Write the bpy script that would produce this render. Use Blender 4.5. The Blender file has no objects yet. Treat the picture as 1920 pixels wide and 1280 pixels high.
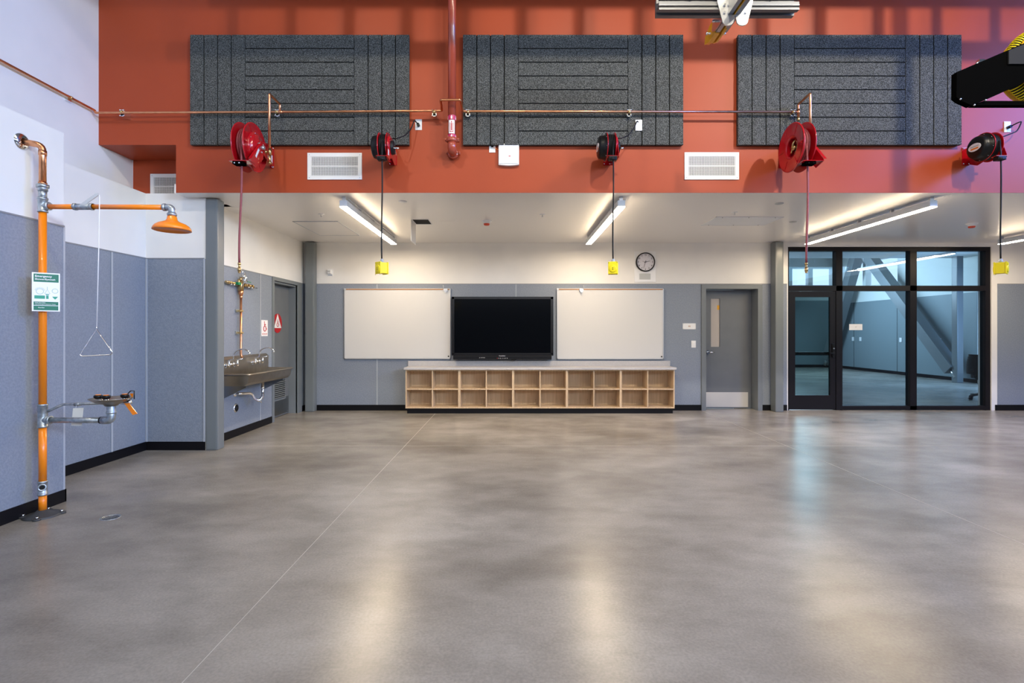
import bpy, bmesh, math, random
from mathutils import Vector, Matrix
random.seed(7)
SC = bpy.context.scene
COL = SC.collection
PI = math.pi

# ------------------------------------------------------------------ camera
EYE, F = 1.377, 960.0
cd = bpy.data.cameras.new('camera')
cd.sensor_width = 36.0
cd.lens = 18.0
cd.shift_y = -18.0 / 1920.0
cd.clip_end = 200
cam = bpy.data.objects.new('camera', cd)
COL.objects.link(cam)
cam.location = (0, 0, EYE)
cam.rotation_euler = (PI / 2, 0, 0)
SC.camera = cam

# ------------------------------------------------------------------ colour management, world
SC.view_settings.view_transform = 'Standard'
SC.view_settings.look = 'None'
SC.view_settings.gamma = 1.0
SC.view_settings.use_curve_mapping = False
SC.view_settings.exposure = 0.0
w = bpy.data.worlds.new('sky')
SC.world = w
w.use_nodes = True
bg = w.node_tree.nodes['Background']
bg.inputs['Color'].default_value = (0.62, 0.80, 1.0, 1)
bg.inputs['Strength'].default_value = 1.6

# ------------------------------------------------------------------ lights
def area(name, loc, aim, sx, sy, power, col, spread=180):
    l = bpy.data.lights.new(name, 'AREA')
    l.shape = 'RECTANGLE'
    l.size, l.size_y = sx, sy
    l.energy = power
    l.color = col
    l.spread = math.radians(spread)
    o = bpy.data.objects.new(name, l)
    COL.objects.link(o)
    o.location = loc
    d = Vector(aim) - Vector(loc)
    o.rotation_euler = d.to_track_quat('-Z', 'Y').to_euler()
    return o
# daylight through the glazed bay doors behind, and the glazing on the right
area('daylight_rear', (2.0, -4.95, 4.2), (2.0, 5, 1.2), 10.0, 1.5, 130, (1.0, 0.96, 0.96))
area('daylight_right', (10.6, 1.2, 4.6), (-4, 2.2, 2.0), 6.0, 2.6, 205, (0.31, 0.70, 1.0))
area('daylight_clerestory', (9.9, 2.6, 5.6), (4.5, 5.8, 3.9), 2.2, 1.6, 560, (0.09, 0.21, 1.0))
area('left_wall_fill', (8.2, -4.7, 4.4), (-4.3, 3.2, 3.2), 3.0, 1.6, 250, (0.60, 0.76, 1.0), 75)  # added fill lamp in the rear right corner, brightens the left walls
# high bay lamps
HB = ((-2.6, 1.0, 32), (1.4, 1.0, 64), (5.0, 1.0, 112))
for x, y, pw in HB:
    area('high_bay_lamp', (x, y, 6.55), (x * 0.6 + 0.5, 5.0, 3.0 if x > 4 else 2.3), 0.20, 0.20, pw, (1.0, 0.88, 0.70), 110)
# general lamps higher up over the shop floor
area('shop_lamps', (1.5, -0.5, 6.7), (1.5, 0.6, 0), 8, 4, 145, (1.0, 0.91, 0.68))
# adjacent room: daylight from its own glazing
area('daylight_next_room', (9.4, 17.0, 3.2), (11.6, 15.2, 1.2), 3.0, 2.0, 260, (0.62, 0.84, 1.0))
area('daylight_next_side', (12.2, 12.0, 1.8), (8.0, 13.5, 0.6), 1.6, 2.4, 110, (0.36, 0.62, 1.0))

# ------------------------------------------------------------------ materials
def mat(name, col, rough=0.5, metal=0.0, spec=0.5, bump=None, coat=0, emis=None, noise=None, alpha=None):
    m = bpy.data.materials.new(name)
    m.use_nodes = True
    nt = m.node_tree
    b = nt.nodes['Principled BSDF']
    b.inputs['Base Color'].default_value = (*col, 1)
    b.inputs['Roughness'].default_value = rough
    b.inputs['Metallic'].default_value = metal
    b.inputs['Specular IOR Level'].default_value = spec
    b.inputs['Coat Weight'].default_value = coat
    if emis:
        b.inputs['Emission Color'].default_value = (*emis[0], 1)
        b.inputs['Emission Strength'].default_value = emis[1]
    tc = nt.nodes.new('ShaderNodeTexCoord')
    if bump:
        scale, strength, dist = bump
        n = nt.nodes.new('ShaderNodeTexNoise')
        n.inputs['Scale'].default_value = scale
        n.inputs['Detail'].default_value = 2
        nt.links.new(tc.outputs['Object'], n.inputs['Vector'])
        bp = nt.nodes.new('ShaderNodeBump')
        bp.inputs['Strength'].default_value = strength
        bp.inputs['Distance'].default_value = dist
        nt.links.new(n.outputs['Fac'], bp.inputs['Height'])
        nt.links.new(bp.outputs['Normal'], b.inputs['Normal'])
    if noise:
        scale, c2, lo, hi, detail = noise
        n = nt.nodes.new('ShaderNodeTexNoise')
        n.inputs['Scale'].default_value = scale
        n.inputs['Detail'].default_value = detail
        nt.links.new(tc.outputs['Object'], n.inputs['Vector'])
        r = nt.nodes.new('ShaderNodeValToRGB')
        r.color_ramp.elements[0].position = lo
        r.color_ramp.elements[1].position = hi
        r.color_ramp.elements[0].color = (*col, 1)
        r.color_ramp.elements[1].color = (*c2, 1)
        nt.links.new(n.outputs['Fac'], r.inputs['Fac'])
        nt.links.new(r.outputs['Color'], b.inputs['Base Color'])
    return m

M = {}
M['white'] = mat('white_paint', (0.80, 0.79, 0.77), 0.6, bump=(220, 0.08, 0.002), noise=(3, (0.76, 0.755, 0.74), 0.3, 0.7, 2))
M['ceil'] = mat('ceiling_paint', (0.84, 0.81, 0.77), 0.28, bump=(1.6, 0.10, 0.01))
M['red'] = mat('red_wall_paint', (0.38, 0.060, 0.018), 0.45, spec=0.3, bump=(260, 0.06, 0.002), noise=(2.2, (0.36, 0.056, 0.0165), 0.3, 0.7, 3))
M['frp'] = mat('wall_panel', (0.205, 0.238, 0.295), 0.42, bump=(95, 0.55, 0.006), noise=(60, (0.245, 0.28, 0.34), 0.35, 0.65, 2))
M['frptrim'] = mat('panel_trim', (0.40, 0.43, 0.48), 0.35)
M['frptrim_d'] = mat('panel_trim_dark', (0.22, 0.23, 0.25), 0.4)
M['base'] = mat('black_rubber_base', (0.005, 0.005, 0.007), 0.4, spec=0.2)
M['steel_paint'] = mat('grey_steel_paint', (0.165, 0.185, 0.195), 0.32, bump=(30, 0.05, 0.002))
M['door_paint'] = mat('grey_door_paint', (0.155, 0.168, 0.185), 0.4, noise=(4, (0.14, 0.152, 0.17), 0.3, 0.7, 2))
M['frame_paint'] = mat('grey_frame_paint', (0.17, 0.19, 0.205), 0.38)
M['bronze'] = mat('black_bronze_aluminium', (0.008, 0.007, 0.009), 0.4, spec=0.25)
M['blackp'] = mat('black_plastic', (0.006, 0.006, 0.006), 0.36, spec=0.3)
M['rubber'] = mat('black_rubber', (0.008, 0.008, 0.009), 0.5, spec=0.25)
M['foam'] = mat('acoustic_fibre', (0.03, 0.032, 0.03), 0.95, spec=0.1, bump=(120, 0.9, 0.01), noise=(150, (0.22, 0.228, 0.22), 0.42, 0.70, 3))
M['duct_black'] = mat('matt_black_steel', (0.0025, 0.0025, 0.0025), 0.9, spec=0.0)
M['foam_gap'] = mat('fibre_groove', (0.016, 0.016, 0.014), 1.0, spec=0.05)
M['copper'] = mat('copper', (0.80, 0.38, 0.20), 0.28, 1.0, noise=(9, (0.62, 0.27, 0.13), 0.35, 0.65, 3))
M['brass'] = mat('brass', (0.62, 0.44, 0.20), 0.3, 1.0)
M['galv'] = mat('galvanised_steel', (0.50, 0.54, 0.57), 0.38, 0.85, noise=(40, (0.36, 0.40, 0.43), 0.4, 0.6, 2))
M['chrome'] = mat('chrome', (0.82, 0.83, 0.85), 0.08, 1.0)
M['stainless'] = mat('stainless_steel', (0.42, 0.375, 0.315), 0.34, 1.0, noise=(12, (0.37, 0.33, 0.275), 0.3, 0.7, 3))
M['kick'] = mat('kick_plate_steel', (0.72, 0.70, 0.67), 0.35, 0.45, bump=(6, 0.05, 0.01))
M['cast'] = mat('dark_cast_iron', (0.055, 0.058, 0.062), 0.5, 0.3)
M['darkgrey'] = mat('dark_grey_steel', (0.030, 0.030, 0.030), 0.8, spec=0.03)
M['kick_dark'] = mat('kick_plate_dull', (0.30, 0.31, 0.32), 0.28, 1.0)
M['strut'] = mat('grey_strut', (0.16, 0.165, 0.17), 0.45, 0.4)
M['rail'] = mat('dull_aluminium', (0.30, 0.30, 0.31), 0.35, 0.8)
M['alu'] = mat('aluminium', (0.66, 0.67, 0.68), 0.28, 1.0)
M['aluw'] = mat('satin_aluminium', (0.62, 0.63, 0.64), 0.4, 0.6)
M['orange'] = mat('orange_enamel', (0.90, 0.235, 0.005), 0.3, coat=0.3)
M['redgloss'] = mat('red_enamel', (0.42, 0.004, 0.010), 0.2, coat=0.5)
M['redpipe'] = mat('red_pipe_paint', (0.36, 0.062, 0.032), 0.22, coat=0.3)
M['redhose'] = mat('red_rubber_hose', (0.23, 0.045, 0.055), 0.5)
M['yellow'] = mat('yellow_plastic', (0.86, 0.70, 0.003), 0.4)
M['ochre'] = mat('yellow_paint', (0.74, 0.36, 0.005), 0.35)
M['whitep'] = mat('white_plastic', (0.82, 0.83, 0.84), 0.35)
M['label'] = mat('white_label', (0.85, 0.84, 0.86), 0.4)
M['greyp'] = mat('grey_plastic', (0.35, 0.40, 0.48), 0.4)
M['signgreen'] = mat('sign_green', (0.0, 0.155, 0.085), 0.4)
M['signmint'] = mat('sign_mint', (0.02, 0.32, 0.20), 0.4)
M['signred'] = mat('sign_red', (0.45, 0.01, 0.015), 0.4)
M['magenta'] = mat('label_magenta', (0.50, 0.02, 0.10), 0.4)
M['green'] = mat('green_handle', (0.0, 0.20, 0.08), 0.4)
M['board'] = mat('whiteboard_steel', (0.64, 0.64, 0.64), 0.33, coat=0.1)
M['cork'] = mat('tan_map_rail', (0.42, 0.20, 0.08), 0.8)
M['screen'] = mat('tv_glass', (0.0015, 0.002, 0.003), 0.12, spec=0.2)
M['tvb'] = mat('tv_bezel', (0.006, 0.006, 0.007), 0.25)
M['tvled'] = mat('tv_icon', (0.6, 0.6, 0.65), 0.4)
M['counter'] = mat('grey_laminate', (0.50, 0.49, 0.50), 0.4, noise=(60, (0.46, 0.455, 0.46), 0.4, 0.6, 2))
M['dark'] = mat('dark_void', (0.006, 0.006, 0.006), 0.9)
M['vent_w'] = mat('white_grille', (0.80, 0.80, 0.79), 0.4)
M['vent_d'] = mat('duct_inside', (0.10, 0.10, 0.10), 0.8)
M['clockface'] = mat('clock_face', (0.66, 0.65, 0.70), 0.4)
M['greygrille'] = mat('speaker_grille', (0.48, 0.50, 0.50), 0.6)
M['emit'] = mat('lamp_diffuser', (0.9, 0.88, 0.82), 0.5, emis=((1.0, 0.79, 0.53), 90.0))
M['emit2'] = mat('lamp_diffuser_next_room', (0.9, 0.88, 0.82), 0.5, emis=((1.0, 0.86, 0.72), 4.0))
M['emit_hb'] = mat('high_bay_lens', (0.9, 0.9, 0.9), 0.5, emis=((1.0, 0.94, 0.86), 6.0))
M['lampw'] = mat('lamp_housing', (0.60, 0.63, 0.68), 0.4)
M['smokered'] = mat('detector_red', (0.65, 0.06, 0.02), 0.4)
M['nextwall'] = mat('next_room_paint', (0.66, 0.70, 0.68), 0.6)
M['nextfrp'] = mat('next_room_panel', (0.20, 0.25, 0.27), 0.5)
M['tag'] = mat('paper_tag', (0.72, 0.72, 0.70), 0.6)

def wood():
    m = mat('maple_laminate', (0.62, 0.46, 0.29), 0.42)
    nt = m.node_tree
    b = nt.nodes['Principled BSDF']
    tc = nt.nodes.new('ShaderNodeTexCoord')
    mp = nt.nodes.new('ShaderNodeMapping')
    mp.inputs['Scale'].default_value = (38, 38, 1.6)
    n = nt.nodes.new('ShaderNodeTexNoise')
    n.inputs['Scale'].default_value = 1.4
    n.inputs['Detail'].default_value = 5
    r = nt.nodes.new('ShaderNodeValToRGB')
    r.color_ramp.elements[0].position = 0.3
    r.color_ramp.elements[1].position = 0.72
    r.color_ramp.elements[0].color = (0.50, 0.355, 0.215, 1)
    r.color_ramp.elements[1].color = (0.67, 0.51, 0.335, 1)
    nt.links.new(tc.outputs['Object'], mp.inputs['Vector'])
    nt.links.new(mp.outputs['Vector'], n.inputs['Vector'])
    nt.links.new(n.outputs['Fac'], r.inputs['Fac'])
    nt.links.new(r.outputs['Color'], b.inputs['Base Color'])
    return m
M['wood'] = wood()

def concrete():
    m = mat('polished_concrete', (0.3, 0.28, 0.25), 0.3)
    nt = m.node_tree
    L = nt.links.new
    b = nt.nodes['Principled BSDF']
    tc = nt.nodes.new('ShaderNodeTexCoord')
    def noise(scale, detail, dist=0.0, rough=0.5, vec=None):
        n = nt.nodes.new('ShaderNodeTexNoise')
        n.inputs['Scale'].default_value = scale
        n.inputs['Detail'].default_value = detail
        n.inputs['Distortion'].default_value = dist
        n.inputs['Roughness'].default_value = rough
        L(vec or tc.outputs['Object'], n.inputs['Vector'])
        return n
    mp = nt.nodes.new('ShaderNodeMapping')
    mp.inputs['Scale'].default_value = (0.62, 1.0, 1.0)
    L(tc.outputs['Object'], mp.inputs['Vector'])
    big = noise(0.80, 3, 0.0, 0.5, mp.outputs['Vector'])
    mid = noise(3.0, 7, 0.0, 0.62, mp.outputs['Vector'])
    fine = noise(75, 3, 0, 0.6)
    r1 = nt.nodes.new('ShaderNodeValToRGB')
    e = r1.color_ramp.elements
    e[0].position, e[0].color = 0.32, (0.205, 0.188, 0.162, 1)
    e[1].position, e[1].color = 0.68, (0.345, 0.325, 0.29, 1)
    x = e.new(0.48)
    x.color = (0.275, 0.256, 0.225, 1)
    L(big.outputs['Fac'], r1.inputs['Fac'])
    def mix(a, fac, c, mode):
        mx = nt.nodes.new('ShaderNodeMix')
        mx.data_type = 'RGBA'
        mx.blend_type = mode
        mx.inputs[0].default_value = fac
        L(a, mx.inputs[6])
        L(c, mx.inputs[7])
        return mx.outputs[2]
    r2 = nt.nodes.new('ShaderNodeValToRGB')
    r2.color_ramp.elements[0].position, r2.color_ramp.elements[0].color = 0.24, (0.62, 0.61, 0.59, 1)
    r2.color_ramp.elements[1].position, r2.color_ramp.elements[1].color = 0.72, (1.10, 1.10, 1.10, 1)
    r2.color_ramp.interpolation = r1.color_ramp.interpolation = 'EASE'
    L(mid.outputs['Fac'], r2.inputs['Fac'])
    r3 = nt.nodes.new('ShaderNodeValToRGB')
    r3.color_ramp.elements[0].position, r3.color_ramp.elements[0].color = 0.30, (0.80, 0.80, 0.80, 1)
    r3.color_ramp.elements[1].position, r3.color_ramp.elements[1].color = 0.70, (1.08, 1.08, 1.08, 1)
    L(fine.outputs['Fac'], r3.inputs['Fac'])
    c = mix(r1.outputs['Color'], 0.75, r2.outputs['Color'], 'MULTIPLY')
    c = mix(c, 0.8, r3.outputs['Color'], 'MULTIPLY')
    L(c, b.inputs['Base Color'])
    b.inputs['Roughness'].default_value = 0.27
    b.inputs['Specular IOR Level'].default_value = 0.40
    return m
M['floor'] = concrete()
M['hatchp'] = mat('access_panel_paint', (0.80, 0.82, 0.83), 0.45)
M['greywall'] = mat('grey_hall_paint', (0.30, 0.30, 0.30), 0.7)
M['joint'] = mat('sawcut_filler', (0.44, 0.41, 0.36), 0.5)

def glass(name, tint):
    m = bpy.data.materials.new(name)
    m.use_nodes = True
    nt = m.node_tree
    nt.nodes.clear()
    out = nt.nodes.new('ShaderNodeOutputMaterial')
    tr = nt.nodes.new('ShaderNodeBsdfTransparent')
    tr.inputs['Color'].default_value = (*tint, 1)
    gl = nt.nodes.new('ShaderNodeBsdfGlossy')
    gl.inputs['Roughness'].default_value = 0.0
    lw = nt.nodes.new('ShaderNodeLayerWeight')
    lw.inputs['Blend'].default_value = 0.5
    pw = nt.nodes.new('ShaderNodeMath')
    pw.operation = 'POWER'
    pw.inputs[1].default_value = 5.0
    ma = nt.nodes.new('ShaderNodeMath')
    ma.operation = 'MULTIPLY_ADD'
    ma.inputs[1].default_value = 0.95
    ma.inputs[2].default_value = 0.035
    nt.links.new(lw.outputs['Facing'], pw.inputs[0])
    nt.links.new(pw.outputs[0], ma.inputs[0])
    mx = nt.nodes.new('ShaderNodeMixShader')
    nt.links.new(ma.outputs[0], mx.inputs['Fac'])
    nt.links.new(tr.outputs['BSDF'], mx.inputs[1])
    nt.links.new(gl.outputs['BSDF'], mx.inputs[2])
    nt.links.new(mx.outputs['Shader'], out.inputs['Surface'])
    return m
M['glass'] = glass('tinted_glass', (0.80, 0.88, 0.94))
M['glassd'] = glass('door_glass', (0.62, 0.74, 0.76))
M['litewall'] = mat('door_lite_glazing', (0.50, 0.46, 0.43), 0.12)

# ------------------------------------------------------------------ builder
WL = {}                                            # world location of every empty / object origin
class MB:
    def __init__(s):
        s.bm = bmesh.new()
        s.mats = []
        s.cur = 0
    def use(s, m):
        m = M[m] if isinstance(m, str) else m
        if m not in s.mats:
            s.mats.append(m)
        s.cur = s.mats.index(m)
        return s
    def _f(s, vs, smooth=False):
        try:
            f = s.bm.faces.new(vs)
            f.material_index = s.cur
            f.smooth = smooth
            return f
        except ValueError:
            return None
    def box(s, x0, x1, y0, y1, z0, z1, bev=0.0):
        x0, x1 = min(x0, x1), max(x0, x1)
        y0, y1 = min(y0, y1), max(y0, y1)
        z0, z1 = min(z0, z1), max(z0, z1)
        v = [s.bm.verts.new(p) for p in ((x0, y0, z0), (x1, y0, z0), (x1, y1, z0), (x0, y1, z0), (x0, y0, z1), (x1, y0, z1), (x1, y1, z1), (x0, y1, z1))]
        fs = [s._f([v[i] for i in q]) for q in ((0, 3, 2, 1), (4, 5, 6, 7), (0, 1, 5, 4), (1, 2, 6, 5), (2, 3, 7, 6), (3, 0, 4, 7))]
        if bev > 0:
            es = list({e for f in fs for e in f.edges})
            r = bmesh.ops.bevel(s.bm, geom=es, offset=bev, segments=2, affect='EDGES', profile=0.7)
            for f in r['faces']:
                f.material_index = s.cur
        return s
    def basis(s, d):
        d = Vector(d).normalized()
        a = Vector((0, 0, 1)) if abs(d.z) < 0.9 else Vector((1, 0, 0))
        u = d.cross(a).normalized()
        return d, u, d.cross(u)
    def cyl(s, p0, p1, r0, r1=None, n=20, cap=True):
        r1 = r0 if r1 is None else r1
        p0, p1 = Vector(p0), Vector(p1)
        d, u, v = s.basis(p1 - p0)
        A, B = [], []
        for i in range(n):
            t = 2 * PI * i / n
            o = u * math.cos(t) + v * math.sin(t)
            A.append(s.bm.verts.new(p0 + o * r0))
            B.append(s.bm.verts.new(p1 + o * r1))
        for i in range(n):
            j = (i + 1) % n
            s._f([A[j], A[i], B[i], B[j]], True)
        if cap:
            s._f(A)
            s._f(B[::-1])
        return s
    def lathe(s, c, d, prof, n=32, closed=False):
        """prof: list of (distance along axis d, radius)"""
        c = Vector(c)
        d, u, v = s.basis(d)
        rings = []
        for a, r in prof:
            if r < 1e-5:
                rings.append([s.bm.verts.new(c + d * a)])
            else:
                rings.append([s.bm.verts.new(c + d * a + (u * math.cos(2 * PI * i / n) + v * math.sin(2 * PI * i / n)) * r) for i in range(n)])
        if closed:
            rings.append(rings[0])
        for A, B in zip(rings, rings[1:]):
            for i in range(n):
                j = (i + 1) % n
                if len(A) == 1 and len(B) == 1:
                    continue
                if len(A) == 1:
                    s._f([A[0], B[i], B[j]], True)
                elif len(B) == 1:
                    s._f([A[j], A[i], B[0]], True)
                else:
                    s._f([A[j], A[i], B[i], B[j]], True)
        return s
    def tube(s, pts, r, n=10, round_=0.0, cap=True, closed=False):
        pts = [Vector(p) for p in pts]
        if round_ > 0:
            q = [pts[0]]
            for a, b, c in zip(pts, pts[1:], pts[2:]):
                d1, d2 = (a - b), (c - b)
                k = min(round_, d1.length * 0.45, d2.length * 0.45)
                s0, s1 = b + d1.normalized() * k, b + d2.normalized() * k
                for i in range(6):
                    t = i / 5
                    q.append((1 - t) ** 2 * s0 + 2 * t * (1 - t) * b + t * t * s1)
            q.append(pts[-1])
            pts = q
        N = len(pts)
        tang = []
        for i in range(N):
            if closed:
                t = pts[(i + 1) % N] - pts[i - 1]
            else:
                t = pts[min(i + 1, N - 1)] - pts[max(i - 1, 0)]
            tang.append(t.normalized() if t.length > 1e-9 else Vector((0, 0, 1)))
        _, u, _v = s.basis(tang[0])
        rings = []
        for i in range(N):
            u = (u - tang[i] * u.dot(tang[i]))
            u = u.normalized() if u.length > 1e-6 else s.basis(tang[i])[1]
            v = tang[i].cross(u)
            rr = r[i] if isinstance(r, (list, tuple)) else r
            rings.append([s.bm.verts.new(pts[i] + (u * math.cos(2 * PI * k / n) + v * math.sin(2 * PI * k / n)) * rr) for k in range(n)])
        pairs = list(zip(rings, rings[1:]))
        if closed:
            pairs.append((rings[-1], rings[0]))
        for A, B in pairs:
            for k in range(n):
                j = (k + 1) % n
                s._f([A[k], A[j], B[j], B[k]], True)
        if cap and not closed:
            s._f(rings[0][::-1])
            s._f(rings[-1])
        return s
    def torus(s, c, d, R, r, n=36, m=8):
        c = Vector(c)
        d, u, v = s.basis(d)
        pts = [c + (u * math.cos(2 * PI * i / n) + v * math.sin(2 * PI * i / n)) * R for i in range(n)]
        return s.tube(pts, r, n=m, closed=True)
    def prism(s, pts, dv):
        """polygon pts (3D) extruded by vector dv"""
        dv = Vector(dv)
        A = [s.bm.verts.new(Vector(p)) for p in pts]
        B = [s.bm.verts.new(Vector(p) + dv) for p in pts]
        s._f(A[::-1])
        s._f(B)
        n = len(A)
        for i in range(n):
            j = (i + 1) % n
            s._f([A[i], A[j], B[j], B[i]])
        return s
    def ball(s, c, r, sc=(1, 1, 1), seg=14):
        mt = Matrix.Translation(Vector(c)) @ Matrix.Diagonal((r * sc[0], r * sc[1], r * sc[2], 1))
        g = bmesh.ops.create_uvsphere(s.bm, u_segments=seg, v_segments=seg // 2 + 1, radius=1, matrix=mt)
        for v in g['verts']:
            for f in v.link_faces:
                f.material_index = s.cur
                f.smooth = True
        return s
    def text(s, body, loc, size, rot=None, depth=0.0006, align='CENTER', bold=False):
        """rot: 3x3 matrix: columns are right, up, out"""
        cu = bpy.data.curves.new('t', 'FONT')
        cu.body = body
        cu.size = size
        cu.align_x = align
        cu.align_y = 'CENTER'
        cu.extrude = depth
        cu.resolution_u = 2
        if bold:
            cu.offset = size * 0.02
        o = bpy.data.objects.new('t', cu)
        COL.objects.link(o)
        dg = bpy.context.evaluated_depsgraph_get()
        me = bpy.data.meshes.new_from_object(o.evaluated_get(dg))
        R = (rot or FRONT).to_4x4()
        me.transform(Matrix.Translation(Vector(loc)) @ R)
        n0 = len(s.bm.faces)
        s.bm.from_mesh(me)
        s.bm.faces.ensure_lookup_table()
        for f in s.bm.faces[n0:]:
            f.material_index = s.cur
        bpy.data.objects.remove(o)
        bpy.data.curves.remove(cu)
        bpy.data.meshes.remove(me)
        return s
    def build(s, name, m=None, parent=None, origin=None):
        if m is not None:
            m = M[m] if isinstance(m, str) else m
            s.mats = s.mats or [m]
        bmesh.ops.recalc_face_normals(s.bm, faces=s.bm.faces)
        if parent is not None:
            org = WL[parent.name]
        elif origin is not None:
            org = Vector(origin)
        else:
            xs = [v.co for v in s.bm.verts]
            lo = Vector((min(p.x for p in xs), min(p.y for p in xs), min(p.z for p in xs)))
            hi = Vector((max(p.x for p in xs), max(p.y for p in xs), max(p.z for p in xs)))
            org = Vector(((lo.x + hi.x) / 2, (lo.y + hi.y) / 2, lo.z))
        for v in s.bm.verts:
            v.co -= org
        me = bpy.data.meshes.new(name)
        s.bm.to_mesh(me)
        s.bm.free()
        for x in s.mats:
            me.materials.append(x)
        o = bpy.data.objects.new(name, me)
        COL.objects.link(o)
        if parent is not None:
            o.parent = parent
            WL[o.name] = org.copy()
        else:
            o.location = org
            WL[o.name] = org.copy()
        return o

FRONT = Matrix(((1, 0, 0), (0, 0, -1), (0, 1, 0)))          # faces the camera (-Y): right=+X up=+Z out=-Y
EAST = Matrix(((0, 0, 1), (1, 0, 0), (0, 1, 0)))            # faces +X: right=+Y up=+Z out=+X

def mb(m):
    return MB().use(m)
def tag(o, label, cat=None, group=None, kind=None):
    o['label'] = label
    if cat:
        o['category'] = cat
    if group:
        o['group'] = group
    if kind:
        o['kind'] = kind
    return o
def thing(name, loc, label, cat, group=None, kind=None):
    o = bpy.data.objects.new(name, None)
    o.empty_display_size = 0.1
    COL.objects.link(o)
    o.location = loc
    WL[o.name] = Vector(loc)
    return tag(o, label, cat, group, kind)
def struct(name, b, label, parent=None):
    o = b.build(name, parent=parent)
    o['kind'] = 'structure'
    if parent is None:
        tag(o, label, None)
    return o
def dup(root, loc, label):
    def cp(o, par):
        c = o.copy()
        COL.objects.link(c)
        if par:
            c.parent = par
        for ch in [x for x in o.children]:
            cp(ch, c)
        return c
    r = cp(root, None)
    r.location = loc
    WL[r.name] = Vector(loc)
    r['label'] = label
    return r
def X(px, y):
    return (px - 960) * y / F
def Z(py, y):
    return EYE + (622 - py) * y / F
# ================================================================== SETTING
YR = 5.76            # red beam face
YB = 8.98            # back wall
ZC = 2.94            # low ceiling
ZP = 2.21            # wall panel height
XS = -3.645          # sink wall

b = mb('floor').box(-4.7, 13.0, -5.1, 20.2, -0.12, 0.0)
floor = struct('floor', b, 'mottled polished grey concrete floor')
jb = mb('joint')
for x in (-1.295, 3.32):
    jb.box(x - 0.0017, x + 0.0017, -5.0, 8.9, 0.0, 0.0006)
jb.box(-3.6, 9.8, 6.19, 6.194, 0.0, 0.0006)
jb.build('joint', parent=floor)['kind'] = 'structure'

# left walls (stepped core wall with a ledge, taller wall above)
b = mb('white')
b.box(-4.9, -4.65, -5.1, 6.28, 0, 7.0)                       # tall outer wall
b.box(-4.65, -3.64, -5.1, 4.157, 0, 2.99)                    # near projecting part
b.box(-4.65, -4.27, 4.157, 5.97, 0, 2.99)                    # alcove side
b.box(-4.65, -3.66, 5.97, 6.28, 0, 2.99)                     # short wall facing the camera
b.box(-3.66, -3.57, 5.97, 6.10, 0, 2.935)
b.box(-4.65, XS, 6.28, 7.83, 0, 2.94)
b.box(-4.65, XS, 7.83, 8.683, 2.165, 2.94)                   # over the side door
b.box(-4.65, -3.83, 7.83, 8.683, 0, 2.165)
b.box(-4.65, XS, 8.683, 9.2, 0, 2.94)
struct('wall_left', b, 'white painted left wall stepping in around the shower alcove')

# back wall with the door and glazing openings
b = mb('white')
def wy(x0, x1, z0, z1):
    b.box(x0, x1, YB, YB + 0.26, z0, z1)
wy(XS, 3.345, 0, ZC); wy(4.355, 4.84, 0, ZC); wy(8.41, 13.0, 0, ZC)
wy(3.345, 4.355, 2.165, ZC); wy(4.84, 8.41, 2.87, ZC)
struct('wall_back', b, 'white upper and panelled lower back wall under the low ceiling')

b = mb('ceil').box(-3.8, 9.8, YR + 0.004, 9.0, ZC, ZC + 0.1)
struct('ceiling', b, 'satin off-white low ceiling below the red wall')

b = mb('red')
b.box(-3.78, 9.8, YR, 6.3, ZC + 0.001, 7.0)
b.box(-4.65, -3.78, YR, 6.279, 3.48, 7.0)
b.box(-4.65, -3.5, 6.281, 6.4, 2.94, 7.0)
struct('wall_red', b, 'terracotta red upper wall with a recess at its left end')

# wall panels (textured wainscot), with trims
P = mb('frp')
T = mb('frptrim')
TD = mb('frptrim_d')
t = 0.006
P.box(-3.64, -3.64 + t, -5.0, 4.150, 0.1, 2.226)
P.box(-4.27, -4.27 + t, 4.157, 5.964, 0.1, 2.228)
P.box(-4.264, -3.585, 5.97 - t, 5.97, 0.1, 2.226)
P.box(XS, XS + t, 6.10, 7.755, 0.1, ZP)
P.box(XS, XS + t, 8.86, 8.974, 0.1, ZP)
P.box(XS + t, 3.315, YB - t, YB, 0.1, ZP)
P.box(4.385, 4.82, YB - t, YB, 0.1, ZP)
P.box(8.51, 13.0, YB - t, YB, 0.1, ZP)
struct('wall_panelling', P, 'slate grey pebbled wall panelling along the lower walls')
# light corner and joint trims
T.box(-3.632, -3.642, 4.145, 4.162, 0.1, 2.226)
T.box(-4.262, -4.256, 5.44, 5.462, 0.1, 2.226)
T.box(-4.262, -4.246, 5.952, 5.966, 0.1, 2.226)
T.box(-3.590, -3.572, 5.955, 5.966, 0.1, 2.226)
T.box(XS + 0.008, XS + 0.012, 7.385, 7.405, 0.1, ZP)
for x in (-2.365, 0.07):
    T.box(x - 0.008, x + 0.008, YB - 0.011, YB - 0.007, 0.1, ZP)
struct('trim_1', T, 'pale vertical joint trims of the wall panelling')
TD.box(-3.64, -3.63, -5.0, 4.157, 2.226, 2.238)
TD.box(-4.27, -4.26, 4.157, 5.96, 2.228, 2.240)
TD.box(-4.26, -3.585, 5.96, 5.97, 2.226, 2.238)
TD.box(XS, XS + 0.010, 6.1, 8.97, ZP, ZP + 0.012)
TD.box(XS + 0.01, 4.82, YB - 0.010, YB, ZP, ZP + 0.012)
TD.box(8.51, 13.0, YB - 0.010, YB, ZP, ZP + 0.012)
struct('trim_2', TD, 'thin grey cap strip on top of the wall panelling')

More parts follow.
